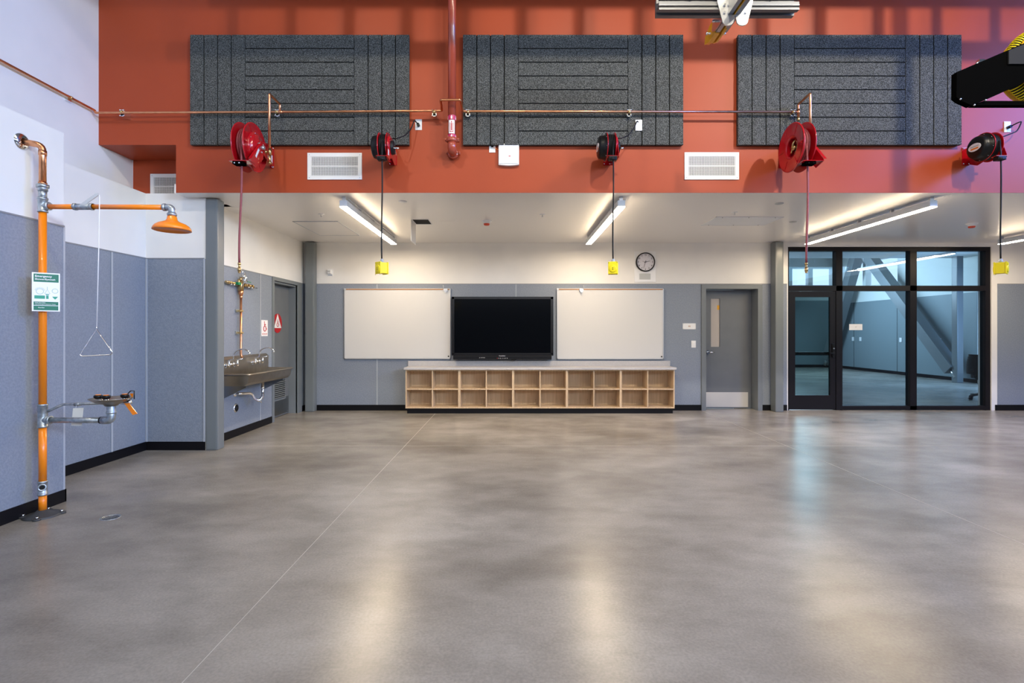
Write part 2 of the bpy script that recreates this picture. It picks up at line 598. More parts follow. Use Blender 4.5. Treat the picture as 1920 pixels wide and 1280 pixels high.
bb = mb('base')
def base(name, label, *boxes):
    q = mb('base')
    for x in boxes:
        q.box(*x)
    struct(name, q, label)
base('baseboard_left', 'black rubber baseboard along the left walls',
     (-3.64, -3.628, -5.0, 4.169, 0, 0.1), (-4.27, -3.628, 4.157, 4.169, 0, 0.1), (-4.27, -4.258, 4.17, 5.97, 0, 0.1), (-4.257, -3.575, 5.958, 5.97, 0, 0.1),
     (XS, XS + 0.012, 6.12, 7.755, 0, 0.1), (XS, XS + 0.012, 8.87, 8.97, 0, 0.1))
base('baseboard_back', 'black rubber baseboard along the back wall',
     (XS + 0.013, -1.80, YB - 0.012, YB, 0, 0.1), (2.75, 3.315, YB - 0.012, YB, 0, 0.1), (4.39, 4.82, YB - 0.012, YB, 0, 0.1), (8.47, 11.0, YB - 0.012, YB, 0, 0.1))

# steel columns
def column(x0, x1, y0, y1, label, cat='column'):
    q = mb('steel_paint')
    q.box(x0, x1, y0, y1, 0, ZC - 0.012, bev=0.022)
    o = struct('column', q, label)
    return o
column(-3.568, -3.425, 5.955, 6.10, 'grey painted steel column beside the shower alcove')
column(-3.572, -3.415, 8.83, 8.965, 'grey painted steel column in the back corner by the restroom door')
column(4.525, 4.665, 8.79, 8.965, 'grey painted steel column between the grey door and the glazing')

# rest of the hall behind the camera
b = mb('frp')
b.box(-4.9, -3.2, -5.3, -5.1, 0, 7.0); b.box(7.4, 11.2, -5.3, -5.1, 0, 7.0)
b.box(-3.2, 7.4, -5.3, -5.1, 5.0, 7.0); b.box(-3.2, 7.4, -5.3, -5.1, 0, 3.3)
struct('wall_rear', b, 'grey rear wall of the hall with high glazing')
b = mb('greywall')
b.box(11.0, 11.2, -5.1, -2.0, 0, 7.0); b.box(11.0, 11.2, 4.4, 9.2, 0, 7.0)
b.box(11.0, 11.2, -2.0, 4.4, 6.0, 7.0); b.box(11.0, 11.2, -2.0, 4.4, 0, 3.2)
struct('wall_right', b, 'grey right wall of the hall with tall glazing')
b = mb('white').box(9.8, 11.2, YR, 6.0, ZC, 7.0)
b.box(9.8, 11.0, YR, 9.0, ZC, ZC + 0.1)
struct('wall_right_return', b, 'white return of the right wall above the low ceiling')
b = mb('greywall').box(-4.9, 11.2, -5.3, 6.4, 7.0, 7.15)
struct('ceiling_high', b, 'grey high ceiling of the hall')
# truss between the high bay lamps and the red wall
b = mb('steel_paint')
yt = 4.55
b.box(-3.55, 8.8, yt - 0.05, yt + 0.05, 4.98, 5.11)
b.box(-3.2, 8.8, yt - 0.05, yt + 0.05, 5.42, 5.60)
x = -3.05
while x < 8.6:
    b.box(x, x + 0.09, yt - 0.04, yt + 0.04, 5.1, 5.43)
    x += 0.49
b.box(-3.1, -2.9, yt - 0.05, yt + 0.05, 5.6, 7.0)
b.box(5.0, 5.2, yt - 0.05, yt + 0.05, 5.6, 7.0)
struct('trim_3', b, 'grey steel ladder truss spanning the hall overhead')

# ================================================================== NEXT ROOM (through the glazing)
b = mb('nextwall')
def nz(*a):
    b.box(*a)
# right wall X=12.5 with windows
nz(12.5, 12.7, 13.75, 20.2, 0, 3.0); nz(12.5, 12.7, 9.24, 12.0, 0, 4.6)
nz(12.5, 12.7, 12.0, 13.75, 0, 0.25); nz(12.5, 12.7, 12.0, 13.75, 3.0, 4.6)
nz(12.5, 12.7, 13.75, 16.6, 3.0, 4.6); nz(12.5, 12.7, 19.5, 20.2, 3.0, 4.6); nz(12.5, 12.7, 16.6, 19.5, 3.85, 4.6); nz(12.5, 12.7, 18.1, 18.25, 3.0, 3.85)
struct('wall_next_right', b, 'pale wall of the next room seen through the glazing')
b = mb('nextwall')
nz(4.0, 12.7, 20.0, 20.2, 0, 3.2); nz(4.0, 10.95, 20.0, 20.2, 3.2, 4.6); nz(10.95, 12.7, 20.0, 20.2, 3.85, 4.6); nz(11.58, 11.75, 20.0, 20.2, 3.2, 3.85)
struct('wall_next_back', b, 'far wall of the next room with high windows')
b = mb('nextwall').box(4.0, 4.2, 9.24, 20.0, 0, 4.6)
struct('wall_next_left', b, 'left wall of the next room')
b = mb('nextwall').box(4.0, 12.7, 9.24, 20.2, 4.6, 4.75)
b.box(4.0, 12.7, 9.02, 9.24, 2.94, 4.6)
struct('ceiling_next', b, 'ceiling of the next room')
b = mb('nextwall').box(4.2, 12.5, 9.24, 14.2, 3.42, 3.5)
struct('ceiling_next_soffit', b, 'lowered grey ceiling just beyond the glazing')
b = mb('nextfrp')
b.box(12.494, 12.5, 13.76, 19.99, 0.1, 2.45); b.box(9.0, 12.494, 19.99, 20.0, 0.1, 2.6)
b.use('base').box(12.488, 12.5, 13.75, 19.98, 0, 0.1).box(9.0, 12.48, 19.98, 20.0, 0, 0.1)
b.use('dark')
for y in (14.35, 16.6, 18.7):
    b.box(12.490, 12.494, y, y + 0.015, 0.1, 2.45)
struct('wall_next_panelling', b, 'blue-grey panelling in the next room')
# window mullions of the next room
b = mb('bronze')
for y in (12.0, 12.85, 13.46):
    b.box(12.52, 12.62, y, y + 0.05, 0.25, 3.0)
b.box(12.52, 12.62, 12.0, 13.75, 1.9, 1.95)
struct('window_2', b, 'tall narrow window of the next room by the office chair')
# post and braces
q = mb('steel_paint').box(12.00, 12.17, 13.8, 13.98, 0, 4.5, bev=0.02)
struct('column', q, 'grey steel post beyond the glazing')
def brace(p0, p1, w_, label):
    p0, p1 = Vector(p0), Vector(p1)
    d = (p1 - p0).normalized()
    side = Vector((1, 0, 0))
    up = d.cross(side).normalized()
    q = mb('steel_paint')
    q.prism([p0 + up * w_ / 2, p0 - up * w_ / 2, p1 - up * w_ / 2, p1 + up * w_ / 2], (w_, 0, 0))
    q.use('alu')
    q.cyl(p0 - d * 0.25 + Vector((w_ * 0.3, 0, 0)), p0 + Vector((w_ * 0.3, 0, 0)), 0.05)
    q.cyl(p0 - d * 0.25 + Vector((w_ * 0.7, 0, 0)), p0 + Vector((w_ * 0.7, 0, 0)), 0.05)
    return tag(q.build('brace'), label, 'steel brace', 'diagonal braces in the next room')
brace((11.95, 14.05, 0.33), (11.95, 17.6, 4.2), 0.30, 'grey diagonal steel brace leaning away from the post beyond the glazing')
brace((11.95, 19.6, 0.33), (11.95, 17.9, 4.2), 0.30, 'grey diagonal steel brace behind the left lower glass pane')
for y, dz in ((18.75, 1.12), (18.35, 1.12), (16.45, 1.12), (16.0, 1.12), (14.95, 1.12)):
    o = mb('whitep').box(12.478, 12.494, y - 0.05, y + 0.05, dz - 0.07, dz + 0.07, bev=0.003).build('wall_outlet')
    o['label'] = 'small white outlet plate on the panelling of the next room'
    o['category'] = 'outlet'
    o['group'] = 'outlet plates in the next room'
# lamps in the next room
def next_lamp(x, y0, y1, z, label, m='emit2', w_=0.05):
    o = thing('linear_light', (x, (y0 + y1) / 2, z), label, 'ceiling light')
    mb('lampw').box(x - w_, x + w_, y0, y1, z + 0.02, z + 0.07).build('housing', parent=o)
    mb(m).box(x - w_ * 0.9, x + w_ * 0.9, y0 + 0.02, y1 - 0.02, z, z + 0.02).build('diffuser', parent=o)
    for y in (y0 + 0.2, y1 - 0.2):
        mb('alu').cyl((x, y, z + 0.07), (x, y, 3.42 if y < 14.1 else 4.6), 0.006, n=8).build('hanger', parent=o)
next_lamp(10.36, 12.0, 15.3, 3.20, 'lit linear lamp seen through the upper glazing')
next_lamp(9.2, 14.3, 17.2, 2.25 + 0.35, 'unlit slim pendant lamp seen through the middle pane', 'lampw', 0.04)
o = mb('lampw').lathe((11.3, 12.4, 3.42), (0, 0, -1), [(0, 0.32), (0.02, 0.32), (0.03, 0.26), (0.015, 0.24), (0.03, 0.18), (0.015, 0.16), (0.03, 0.1), (0.03, 0)]).build('ceiling_diffuser')
tag(o, 'round air diffuser on the ceiling beyond the upper right pane', 'air vent')
# office chair
cx, cy = 9.60, 10.35
oc = thing('office_chair', (cx, cy, 0), 'black office chair on casters half hidden behind the glazing jamb', 'chair')
q = mb('rubber')
q.prism([(cx - 0.24 + 0.03 * k, 0, 0) for k in ()] or [(cx + 0.25 * math.cos(a), cy + 0.25 * math.sin(a), 0.44) for a in [i * PI / 8 for i in range(16)]], (0, 0, 0.08))
q.build('seat', parent=oc)
q = mb('rubber')
pts = []
for i in range(13):
    a = -1 + 2 * i / 12
    pts.append((cx - 0.27 + 0.05 * a * a, cy + 0.22 * a * (1 - 0.1 * abs(a)), 0))
for k in range(8):
    z0 = 0.52 + k * 0.05
    w0 = 1 - 0.25 * (k / 7) ** 3
    q.prism([(p[0] - 0.02, cy + (p[1] - cy) * w0, z0) for p in pts] + [(p[0] + 0.03, cy + (p[1] - cy) * w0, z0) for p in reversed(pts)], (-0.004, 0, 0.052))
q.build('backrest', parent=oc)
mb('blackp').cyl((cx, cy, 0.10), (cx, cy, 0.44), 0.03).tube([(cx, cy, 0.42), (cx - 0.22, cy, 0.42), (cx - 0.30, cy, 0.62)], 0.018, round_=0.06).build('post', parent=oc)
for k in range(5):
    a = 2 * PI * k / 5 + 0.5
    e = (cx + 0.30 * math.cos(a), cy + 0.30 * math.sin(a), 0.08)
    l = mb('blackp').tube([(cx, cy, 0.12), ((cx + e[0]) / 2, (cy + e[1]) / 2, 0.11), e], 0.02).build('leg', parent=oc)
    wv = (-math.sin(a) * 0.022, math.cos(a) * 0.022, 0)
    mb('rubber').cyl((e[0] - wv[0], e[1] - wv[1], 0.03), (e[0] + wv[0], e[1] + wv[1], 0.03), 0.03).build('caster', parent=l)

# ================================================================== DOORS AND GLAZING
# storefront
gy0, gy1 = 9.00, 9.11
g = thing('window_1', (6.6, 9.05, 0), 'black framed glazed partition with six panes to the next room', 'window', kind='structure')
q = mb('bronze')
q.box(4.84, 4.87, gy0, gy1, 0, 2.866); q.box(8.324, 8.41, gy0, gy1, 0, 2.866)
q.box(4.87, 8.324, gy0, gy1, 2.80, 2.866); q.box(4.87, 8.324, gy0, gy1, 2.098, 2.19)
q.box(5.70, 5.81, gy0, gy1, 0, 2.80); q.box(7.00, 7.116, gy0, gy1, 0, 2.80)
q.box(5.81, 8.324, gy0, gy1, 0.01, 0.075)
q.build('frame', parent=g)
for (x0, x1, z0, z1) in ((4.87, 5.70, 2.19, 2.80), (5.81, 7.0, 2.19, 2.80), (7.116, 8.324, 2.19, 2.80), (5.81, 7.0, 0.075, 2.098), (7.116, 8.324, 0.075, 2.098)):
    mb('glass').box(x0, x1, 9.055, 9.057, z0, z1).build('pane', parent=g)
d = thing('door_2', (5.285, 9.03, 0), 'black framed glass door at the left of the glazed partition', 'door', kind='structure')
q = mb('bronze')
q.box(4.875, 4.985, 9.012, 9.06, 0.012, 2.09); q.box(5.60, 5.695, 9.012, 9.06, 0.012, 2.09)
q.box(4.985, 5.60, 9.012, 9.06, 1.99, 2.09); q.box(4.985, 5.60, 9.012, 9.06, 0.012, 0.262)
q.build('door_leaf', parent=d)
mb('glassd').box(4.985, 5.60, 9.034, 9.036, 0.262, 1.99).build('pane', parent=d)
q = mb('blackp').box(5.628, 5.672, 8.992, 9.012, 0.93, 1.17, bev=0.004)
q.cyl((5.65, 8.97, 1.0), (5.65, 9.0, 1.0), 0.012).box(5.57, 5.665, 8.958, 8.975, 0.99, 1.012, bev=0.004)
q.use('alu').cyl((5.652, 8.982, 1.085), (5.652, 9.0, 1.085), 0.012)
q.build('handle', parent=d)
mb('blackp').box(4.95, 5.66, 9.09, 9.13, 0.96, 1.02, bev=0.006).cyl((5.0, 9.05, 0.99), (5.0, 9.12, 0.99), 0.012).cyl((5.62, 9.05, 0.99), (5.62, 9.12, 0.99), 0.012).build('push_bar', parent=d)

# grey door in the back wall
d = thing('door_1', (3.85, 9.1, 0), 'grey door with a tall narrow light in the back wall', 'door', kind='structure')
q = mb('frame_paint')
y0, y1 = 8.955, 9.24
q.box(3.318, 3.395, y0, 8.99, 0, 2.205); q.box(4.303, 4.382, y0, 8.99, 0, 2.205); q.box(3.395, 4.303, y0, 8.99, 2.13, 2.205)
q.box(3.36, 3.395, 8.99, y1, 0, 2.13); q.box(4.303, 4.34, 8.99, y1, 0, 2.13); q.box(3.36, 4.34, 8.99, y1, 2.13, 2.16)
q.build('door_frame', parent=d)
lf = mb('door_paint')
lx0, lx1 = 3.398, 4.300
wx0, wx1, wz0, wz1 = X(1333, 9.19), X(1349.8, 9.19), Z(650, 9.19), Z(559.6, 9.19)
for bx in ((lx0, wx0, 0.012, 2.125), (wx1, lx1, 0.012, 2.125), (wx0, wx1, 0.012, wz0), (wx0, wx1, wz1, 2.125)):
    lf.box(bx[0], bx[1], 9.19, 9.235, bx[2], bx[3])
lf = lf.build('door_leaf', parent=d)
mb('litewall').box(wx0, wx1, 9.205, 9.212, wz0, wz1).use('ochre').box(wx1 - 0.045, wx1 - 0.002, 9.2045, 9.206, wz1 - 0.2, wz1 - 0.12).build('pane', parent=d)
mb('kick').box(3.40, 4.235, 9.186, 9.19, 0.03, 0.295).build('kick_plate', parent=lf)
hz = Z(660, 9.17)
hx = X(1328, 9.17)
hq = mb('chrome').cyl((hx, 9.165, hz), (hx, 9.19, hz), 0.034).cyl((hx, 9.12, hz), (hx, 9.17, hz), 0.013)
hq.tube([(hx, 9.12, hz), (hx + 0.02, 9.118, hz), (hx + 0.105, 9.125, hz)], 0.0105, round_=0.01)
hq.use('blackp').cyl((hx - 0.002, 9.117, hz), (hx - 0.002, 9.121, hz), 0.008)
hq.build('handle', parent=lf)

# restroom door in the sink wall
d = thing('door_3', (-3.7, 8.26, 0), 'grey restroom door with a low louvre in the side wall', 'door', kind='structure')
q = mb('frame_paint')
q.box(XS - 0.02, XS + 0.014, 7.765, 7.83, 0, 2.222); q.box(XS - 0.02, XS + 0.014, 8.683, 8.855, 0, 2.222); q.box(XS - 0.02, XS + 0.014, 7.83, 8.683, 2.165, 2.222)
q.box(-3.83, XS - 0.02, 7.80, 7.832, 0, 2.165); q.box(-3.83, XS - 0.02, 8.681, 8.72, 0, 2.165); q.box(-3.83, XS - 0.02, 7.83, 8.683, 2.135, 2.165)
q.build('door_frame', parent=d)
lf = mb('door_paint').box(-3.825, -3.785, 7.836, 8.678, 0.012, 2.13).build('door_leaf', parent=d)
q = mb('frame_paint')
ly0, ly1, lz0, lz1 = 7.98, 8.52, Z(747, 8.3), Z(707, 8.3)
q.box(-3.785, -3.779, ly0 - 0.03, ly1 + 0.03, lz0 - 0.03, lz1 + 0.03)
q.use('dark').box(-3.779, -3.777, ly0, ly1, lz0, lz1)
q.use('frame_paint')
nz_ = 11
for k in range(nz_):
    z = lz0 + (lz1 - lz0) * (k + 0.5) / nz_
    q.prism([(-3.777, ly0, z - 0.012), (-3.762, ly0, z - 0.004), (-3.762, ly0, z), (-3.777, ly0, z + 0.008)], (0, ly1 - ly0, 0))
q.build('louvre', parent=lf)
q = mb('kick_dark').box(-3.785, -3.780, 7.86, 8.66, 0.03, 0.30)
q.use('alu')
for y in (7.89, 8.62):
    for z in (0.05, 0.28):
        q.cyl((-3.78, y, z), (-3.777, y, z), 0.006, n=8)
q.build('kick_plate', parent=lf)

# accessible symbol in the plane x = const, facing +X
def wheelchair(q, x, yc, zc, s, th=0.0012):
    """stick wheelchair symbol on a surface facing +X, s = overall height"""
    w_ = s * 0.045
    def ln(pts):
        q.tube([(x, yc + a * s, zc + b_ * s) for a, b_ in pts], w_, n=6)
    q.ball((x, yc - 0.08 * s, zc + 0.44 * s), s * 0.075, (0.3, 1, 1), 8)
    ln([(-0.08, 0.34), (-0.06, 0.02), (0.16, 0.0), (0.26, -0.26), (0.36, -0.22)])
    ln([(-0.07, 0.18), (0.14, 0.18)])
    ring = []
    for i in range(17):
        a = math.radians(110 + i * 250 / 16)
        ring.append((-0.02 + 0.25 * math.cos(a), -0.2 + 0.25 * math.sin(a)))
    ln(ring)
sg = thing('restroom_sign', (XS + 0.006, 7.525, 1.315), 'white rectangular wheelchair sign on the panel beside the restroom door', 'sign')
mb('label').box(XS + 0.006, XS + 0.010, 7.43, 7.62, 1.315, 1.55, bev=0.001).build('sign_plate', parent=sg)
q = mb('signred')
wheelchair(q, XS + 0.0105, 7.53, 1.455, 0.15)
q.text('RESTROOM', (XS + 0.0105, 7.525, 1.345), 0.03, EAST)
q.build('lettering', parent=sg)
sg = thing('door_sign', (-3.785, 8.255, 1.365), 'red round sign with a white triangle on the restroom door', 'sign')
zc = 1.515
mb('signred').cyl((-3.785, 8.255, zc), (-3.779, 8.255, zc), 0.155, n=40).build('sign_plate', parent=sg)
mb('label').prism([(-3.779, 8.255, zc + 0.15), (-3.779, 8.255 - 0.128, zc - 0.075), (-3.779, 8.255 + 0.128, zc - 0.075)], (0.002, 0, 0)).build('triangle', parent=sg)
q = mb('signred')
wheelchair(q, -3.7765, 8.255, zc, 0.12)
q.build('lettering', parent=sg)

# ================================================================== BACK WALL FURNITURE
cab0 = None
W5 = 4.533 / 5
def cabinet(x0, label):
    c = thing('cubby_cabinet', (x0 + W5 / 2, 8.79, 0), label, 'cabinet', 'maple cubby cabinets in a row under the screen')
    y0, y1 = 8.62, 8.965
    z0, z1 = 0.09, 0.742
    th = 0.019
    x1 = x0 + W5
    mb('wood').box(x0 + 0.0006, x0 + th, y0, y1, z0, z1, bev=0.001).build('side_panel', parent=c)
    mb('wood').box(x1 - th, x1 - 0.0006, y0, y1, z0, z1, bev=0.001).build('side_panel', parent=c)
    mb('wood').box(x0 + th, x1 - th, y0 + 0.002, y1, z0, z0 + th).build('bottom_panel', parent=c)
    mb('wood').box(x0 + th, x1 - th, y0 + 0.002, y1, z1 - th, z1).build('top_panel', parent=c)
    q = mb('wood').box(x0 + th, x1 - th, y1 - 0.008, y1 - 0.001, z0 + th, z1 - th)
    q.use('dark')
    for xx in (x0 + 0.07, x0 + W5 / 2 - 0.06, x0 + W5 / 2 + 0.07, x1 - 0.07):
        for zz in (z0 + 0.10, z1 - 0.07):
            q.cyl((xx, y1 - 0.0085, zz), (xx, y1 - 0.0078, zz), 0.004, n=8)
    q.build('back_panel', parent=c)
    xm = (x0 + x1) / 2
    mb('wood').box(xm - 0.009, xm + 0.009, y0 + 0.002, y1 - 0.009, z0 + th, z1 - th).build('divider', parent=c)
    for a, b2 in ((x0 + th, xm - 0.009), (xm + 0.009, x1 - th)):
        mb('wood').box(a, b2, y0 + 0.004, y1 - 0.009, 0.402, 0.421).build('shelf', parent=c)
    mb('base').box(x0 + (0.022 if x0 < -1.7 else 0), x1 - (0.022 if x1 > 2.7 else 0), y0 + 0.03, y1 - 0.02, 0, z0).build('toe_kick', parent=c)
    return c
names = ['leftmost maple cubby cabinet, its side next to the bare grey panel', 'second maple cubby cabinet from the left, under the left half of the screen',
         'middle maple cubby cabinet of the five, under the right half of the screen', 'fourth maple cubby cabinet from the left, below the right whiteboard',
         'rightmost maple cubby cabinet, nearest the grey door']
cab0 = cabinet(-1.794, names[0])
for k in range(1, 5):
    cabinet(-1.794 + W5 * k, names[k])
wt = thing('worktop', (0.47, 8.77, 0.742), 'long grey laminate worktop with low backsplash over the cubbies', 'worktop')
mb('counter').box(-1.815, 2.76, 8.585, 8.966, 0.742, 0.780, bev=0.004).build('top_board', parent=wt)
mb('counter').box(-1.815, 2.765, 8.948, 8.966, 0.7805, 0.870, bev=0.002).build('backsplash', parent=wt)

def whiteboard(x0, x1, z0, z1, hookx, side, label):
    c = thing('whiteboard', ((x0 + x1) / 2, 8.96, z0), label, 'whiteboard', 'whiteboards on the back wall')
    y = 8.945
    mb('board').box(x0 + 0.012, x1 - 0.012, y, 8.966, z0 + 0.012, z1 - 0.02).build('writing_surface', parent=c)
    q = mb('aluw')
    q.box(x0, x0 + 0.014, y - 0.008, 8.968, z0, z1).box(x1 - 0.014, x1, y - 0.008, 8.968, z0, z1).box(x0, x1, y - 0.008, 8.968, z0, z0 + 0.016).box(x0, x1, y - 0.008, 8.968, z1 - 0.006, z1)
    q.box(x0 - 0.004, x0 + 0.03, y - 0.012, y, z1 - 0.03, z1 + 0.003, bev=0.002)
    q.build('frame', parent=c)
    mb('cork').box(x0 + 0.02, x1 - 0.014, y - 0.006, 8.967, z1 - 0.024, z1 - 0.006).build('map_rail', parent=c)
    q = mb('alu').box(hookx - 0.035, hookx + 0.035, y - 0.03, y - 0.008, z1 - 0.05, z1 - 0.005, bev=0.003)
    q.tube([(hookx + side * 0.03, y - 0.02, z1 - 0.02), (hookx + side * 0.04, y - 0.02, z1 + 0.06)], 0.005, n=6)
    q.box(hookx - 0.02, hookx + 0.02, y - 0.035, y - 0.03, z1 - 0.075, z1 - 0.05, bev=0.002)
    q.build('hook', parent=c)
    mb('blackp').cyl((x1 - 0.035, y - 0.004, z0 + 0.045), (x1 - 0.035, y, z0 + 0.045), 0.013).build('badge', parent=c)
    return c
whiteboard(-2.93, -1.075, 0.905, 2.135, -1.16, -1, 'large blank whiteboard to the left of the black screen')
whiteboard(0.785, 2.648, 0.90, 2.135, 1.21, 1, 'large blank whiteboard between the black screen and the clock wall')

tv = thing('flat_screen', (-0.16, 8.88, 0.9), 'large black flat screen display, switched off, between the whiteboards', 'screen')
x0, x1, z0, z1 = -1.042, 0.716, 0.985, 1.985
q = mb('tvb')
q.box(x0, x1, 8.845, 8.925, z1 - 0.045, z1, bev=0.006).box(x0, x0 + 0.045, 8.845, 8.925, z0, z1, bev=0.006).box(x1 - 0.05, x1, 8.845, 8.925, z0, z1, bev=0.006).box(x0, x1, 8.845, 8.925, z0 - 0.02, z0 + 0.025, bev=0.006)
q.build('bezel', parent=tv)
mb('screen').box(x0 + 0.04, x1 - 0.045, 8.858, 8.92, z0 + 0.02, z1 - 0.04).build('screen_glass', parent=tv)
q = mb('tvb').box(x0 + 0.022, x1 - 0.03, 8.842, 8.93, 0.898, z0 - 0.022, bev=0.006).ball((0.03, 8.87, 0.893), 0.045, (1, 0.5, 0.35))
q.build('speaker_bar', parent=tv)
q = mb('tvled')
q.text('Promethean', (X(941.5, 8.84), 8.8405, Z(667, 8.84)), 0.022, bold=True)
for k, px in enumerate((935.3, 938.3, 941.8, 945, 948, 951)):
    q.box(X(px, 8.84) - 0.005, X(px, 8.84) + 0.005, 8.8405, 8.842, Z(671.4, 8.84) - 0.005, Z(671.4, 8.84) + 0.005)
q.use('signred').box(X(932.5, 8.84) - 0.006, X(932.5, 8.84) + 0.006, 8.8405, 8.842, Z(671.4, 8.84) - 0.005, Z(671.4, 8.84) + 0.005)
q.use('greygrille')
for px in (899.3, 902, 904.3, 906.5, 908.5):
    q.box(X(px, 8.84) - 0.004, X(px, 8.84) + 0.004, 8.8405, 8.842, Z(670.4, 8.84) - 0.006, Z(670.4, 8.84) + 0.006)
q.build('control_icons', parent=tv)
mb('tvb').box(-0.5, 0.2, 8.925, 8.968, 1.2, 1.7).build('mount', parent=tv)

# clock and the intercom plate beneath
cx, cz = X(1210.7, 8.93), Z(490.8, 8.93)
pl = thing('speaker_plate', (cx, 8.975, Z(528.5, 8.97)), 'white wall plate with a small speaker grille below the clock', 'speaker')
mb('whitep').box(cx - 0.188, cx + 0.188, 8.968, 8.98, Z(528.5, 8.97), Z(471, 8.97), bev=0.003).build('plate', parent=pl)
q = mb('greygrille').box(cx - 0.10, cx + 0.092, 8.964, 8.968, Z(523.8, 8.97), Z(512.7, 8.97))
q.build('grille', parent=pl)
ck = thing('wall_clock', (cx, 8.95, cz - 0.17), 'round black rimmed wall clock on the white wall above the grey door side', 'clock')
q = mb('blackp').lathe((cx, 8.968, cz), (0, -1, 0), [(0, 0.150), (0, 0.168), (0.03, 0.168), (0.042, 0.160), (0.042, 0.151), (0.03, 0.150)], 48, closed=True)
q.build('rim', parent=ck)
mb('clockface').cyl((cx, 8.967, cz), (cx, 8.950, cz), 0.151, n=48).build('face', parent=ck)
q = mb('blackp')
for h in range(1, 13):
    a = math.radians(h * 30)
    q.text(str(h), (cx + 0.125 * math.sin(a), 8.9495, cz + 0.125 * math.cos(a)), 0.036, bold=True)
    q.box(cx + 0.094 * math.sin(a) - 0.0025, cx + 0.094 * math.sin(a) + 0.0025, 8.949, 8.950, cz + 0.094 * math.cos(a) - 0.0025, cz + 0.094 * math.cos(a) + 0.0025)
q.build('numerals', parent=ck)
def hand(a, l, wd, tail, y):
    a = math.radians(a)
    u = Vector((math.sin(a), 0, math.cos(a)))
    v = Vector((math.cos(a), 0, -math.sin(a)))
    c = Vector((cx, y, cz))
    mb('blackp').prism([c - u * tail - v * wd, c - u * tail + v * wd, c + u * l + v * wd * 0.6, c + u * l - v * wd * 0.6], (0, -0.0012, 0)).build('hand', parent=ck)
hand(77, 0.085, 0.0045, 0.02, 8.947)
hand(197, 0.115, 0.004, 0.03, 8.945)
hand(284, 0.06, 0.0022, 0.02, 8.943)

# small plates on the back wall
def plate(name, x, z, w_, h, y, label, cat, kind='blank', group=None):
    c = thing(name, (x, y, z - h / 2), label, cat, group)
    mb('whitep').box(x - w_ / 2, x + w_ / 2, y - 0.007, y, z - h / 2, z + h / 2, bev=0.0025).build('cover_plate', parent=c)
    return c
c = plate('light_switch', X(1300.5, 8.97), Z(645, 8.97), 0.078, 0.122, 8.974, 'white rocker light switch left of the grey back door', 'switch')
x, z = X(1300.5, 8.97), Z(645, 8.97)
mb('whitep').box(x - 0.018, x + 0.018, 8.960, 8.967, z - 0.035, z + 0.035, bev=0.003).build('rocker', parent=c)
c = plate('room_sign', X(1292.3, 8.97), Z(611.6, 8.97), 0.227, 0.105, 8.974, 'small white room number sign above the light switch', 'sign')
x, z = X(1292.3, 8.97), Z(611.6, 8.97)
q = mb('cork').text('48', (x, 8.9665, z), 0.042)
q.use('greygrille')
for sx in (-1, 1):
    for sz in (-1, 1):
        q.cyl((x + sx * 0.1, 8.965, z + sz * 0.042), (x + sx * 0.1, 8.967, z + sz * 0.042), 0.005, n=8)
q.build('lettering', parent=c)
x, z = X(1604.5, 9.05), Z(613, 9.05)
c = plate('glass_sign', x, z, 0.232, 0.106, 9.053, 'small white room sign stuck on the glazed partition', 'sign')
mb('greygrille').text('47', (x, 9.0455, z), 0.035).build('lettering', parent=c)
x, z = X(618.5, 8.95), Z(510.5, 8.95)
c = plate('wall_sensor', x, z, 0.095, 0.125, 8.98, 'small white sensor high on the wall by the corner column', 'sensor')
q = mb('whitep').box(x - 0.04, x + 0.02, 8.93, 8.973, z - 0.02, z + 0.05, bev=0.006)
q.use('greygrille').box(x - 0.03, x + 0.01, 8.928, 8.931, z, z + 0.03)
q.use('greyp').box(x - 0.035, x + 0.035, 8.965, 8.973, z - 0.055, z - 0.035)
q.build('sensor_head', parent=c)

# ================================================================== CEILING ITEMS
def light_fix(x, y0, y1, label):
    c = thing('strip_light', (x, (y0 + y1) / 2, ZC), label, 'ceiling light', 'strip lights under the low ceiling')
    zb = 2.815
    mb('lampw').box(x - 0.043, x + 0.043, y0, y1, zb + 0.0072, zb + 0.078, bev=0.002).build('housing', parent=c)
    mb('emit').box(x - 0.041, x + 0.041, y0 + 0.002, y1 - 0.002, zb, zb + 0.0070).build('diffuser', parent=c)
    q = mb('aluw')
    n = 5
    for k in range(n):
        y = y0 + 0.02 + (y1 - y0 - 0.06) * k / (n - 1)
        q.box(x - 0.02, x + 0.02, y, y + 0.03, zb + 0.078, ZC)
    q.tube([(x + 0.055, y0 + 0.03, zb + 0.095), (x + 0.055, y1 - 0.03, zb + 0.095)], 0.004, n=6)
    q.build('bracket', parent=c)
    return c
for x, lb in ((-1.945, 'leftmost lit ceiling strip light, above the left whiteboard'), (1.262, 'lit ceiling strip light above the right whiteboard'),
              (4.86, 'lit ceiling strip light in front of the glazed partition'), (8.04, 'rightmost lit ceiling strip light, at the edge of the frame')):
    light_fix(x, 5.90, 8.43, lb)

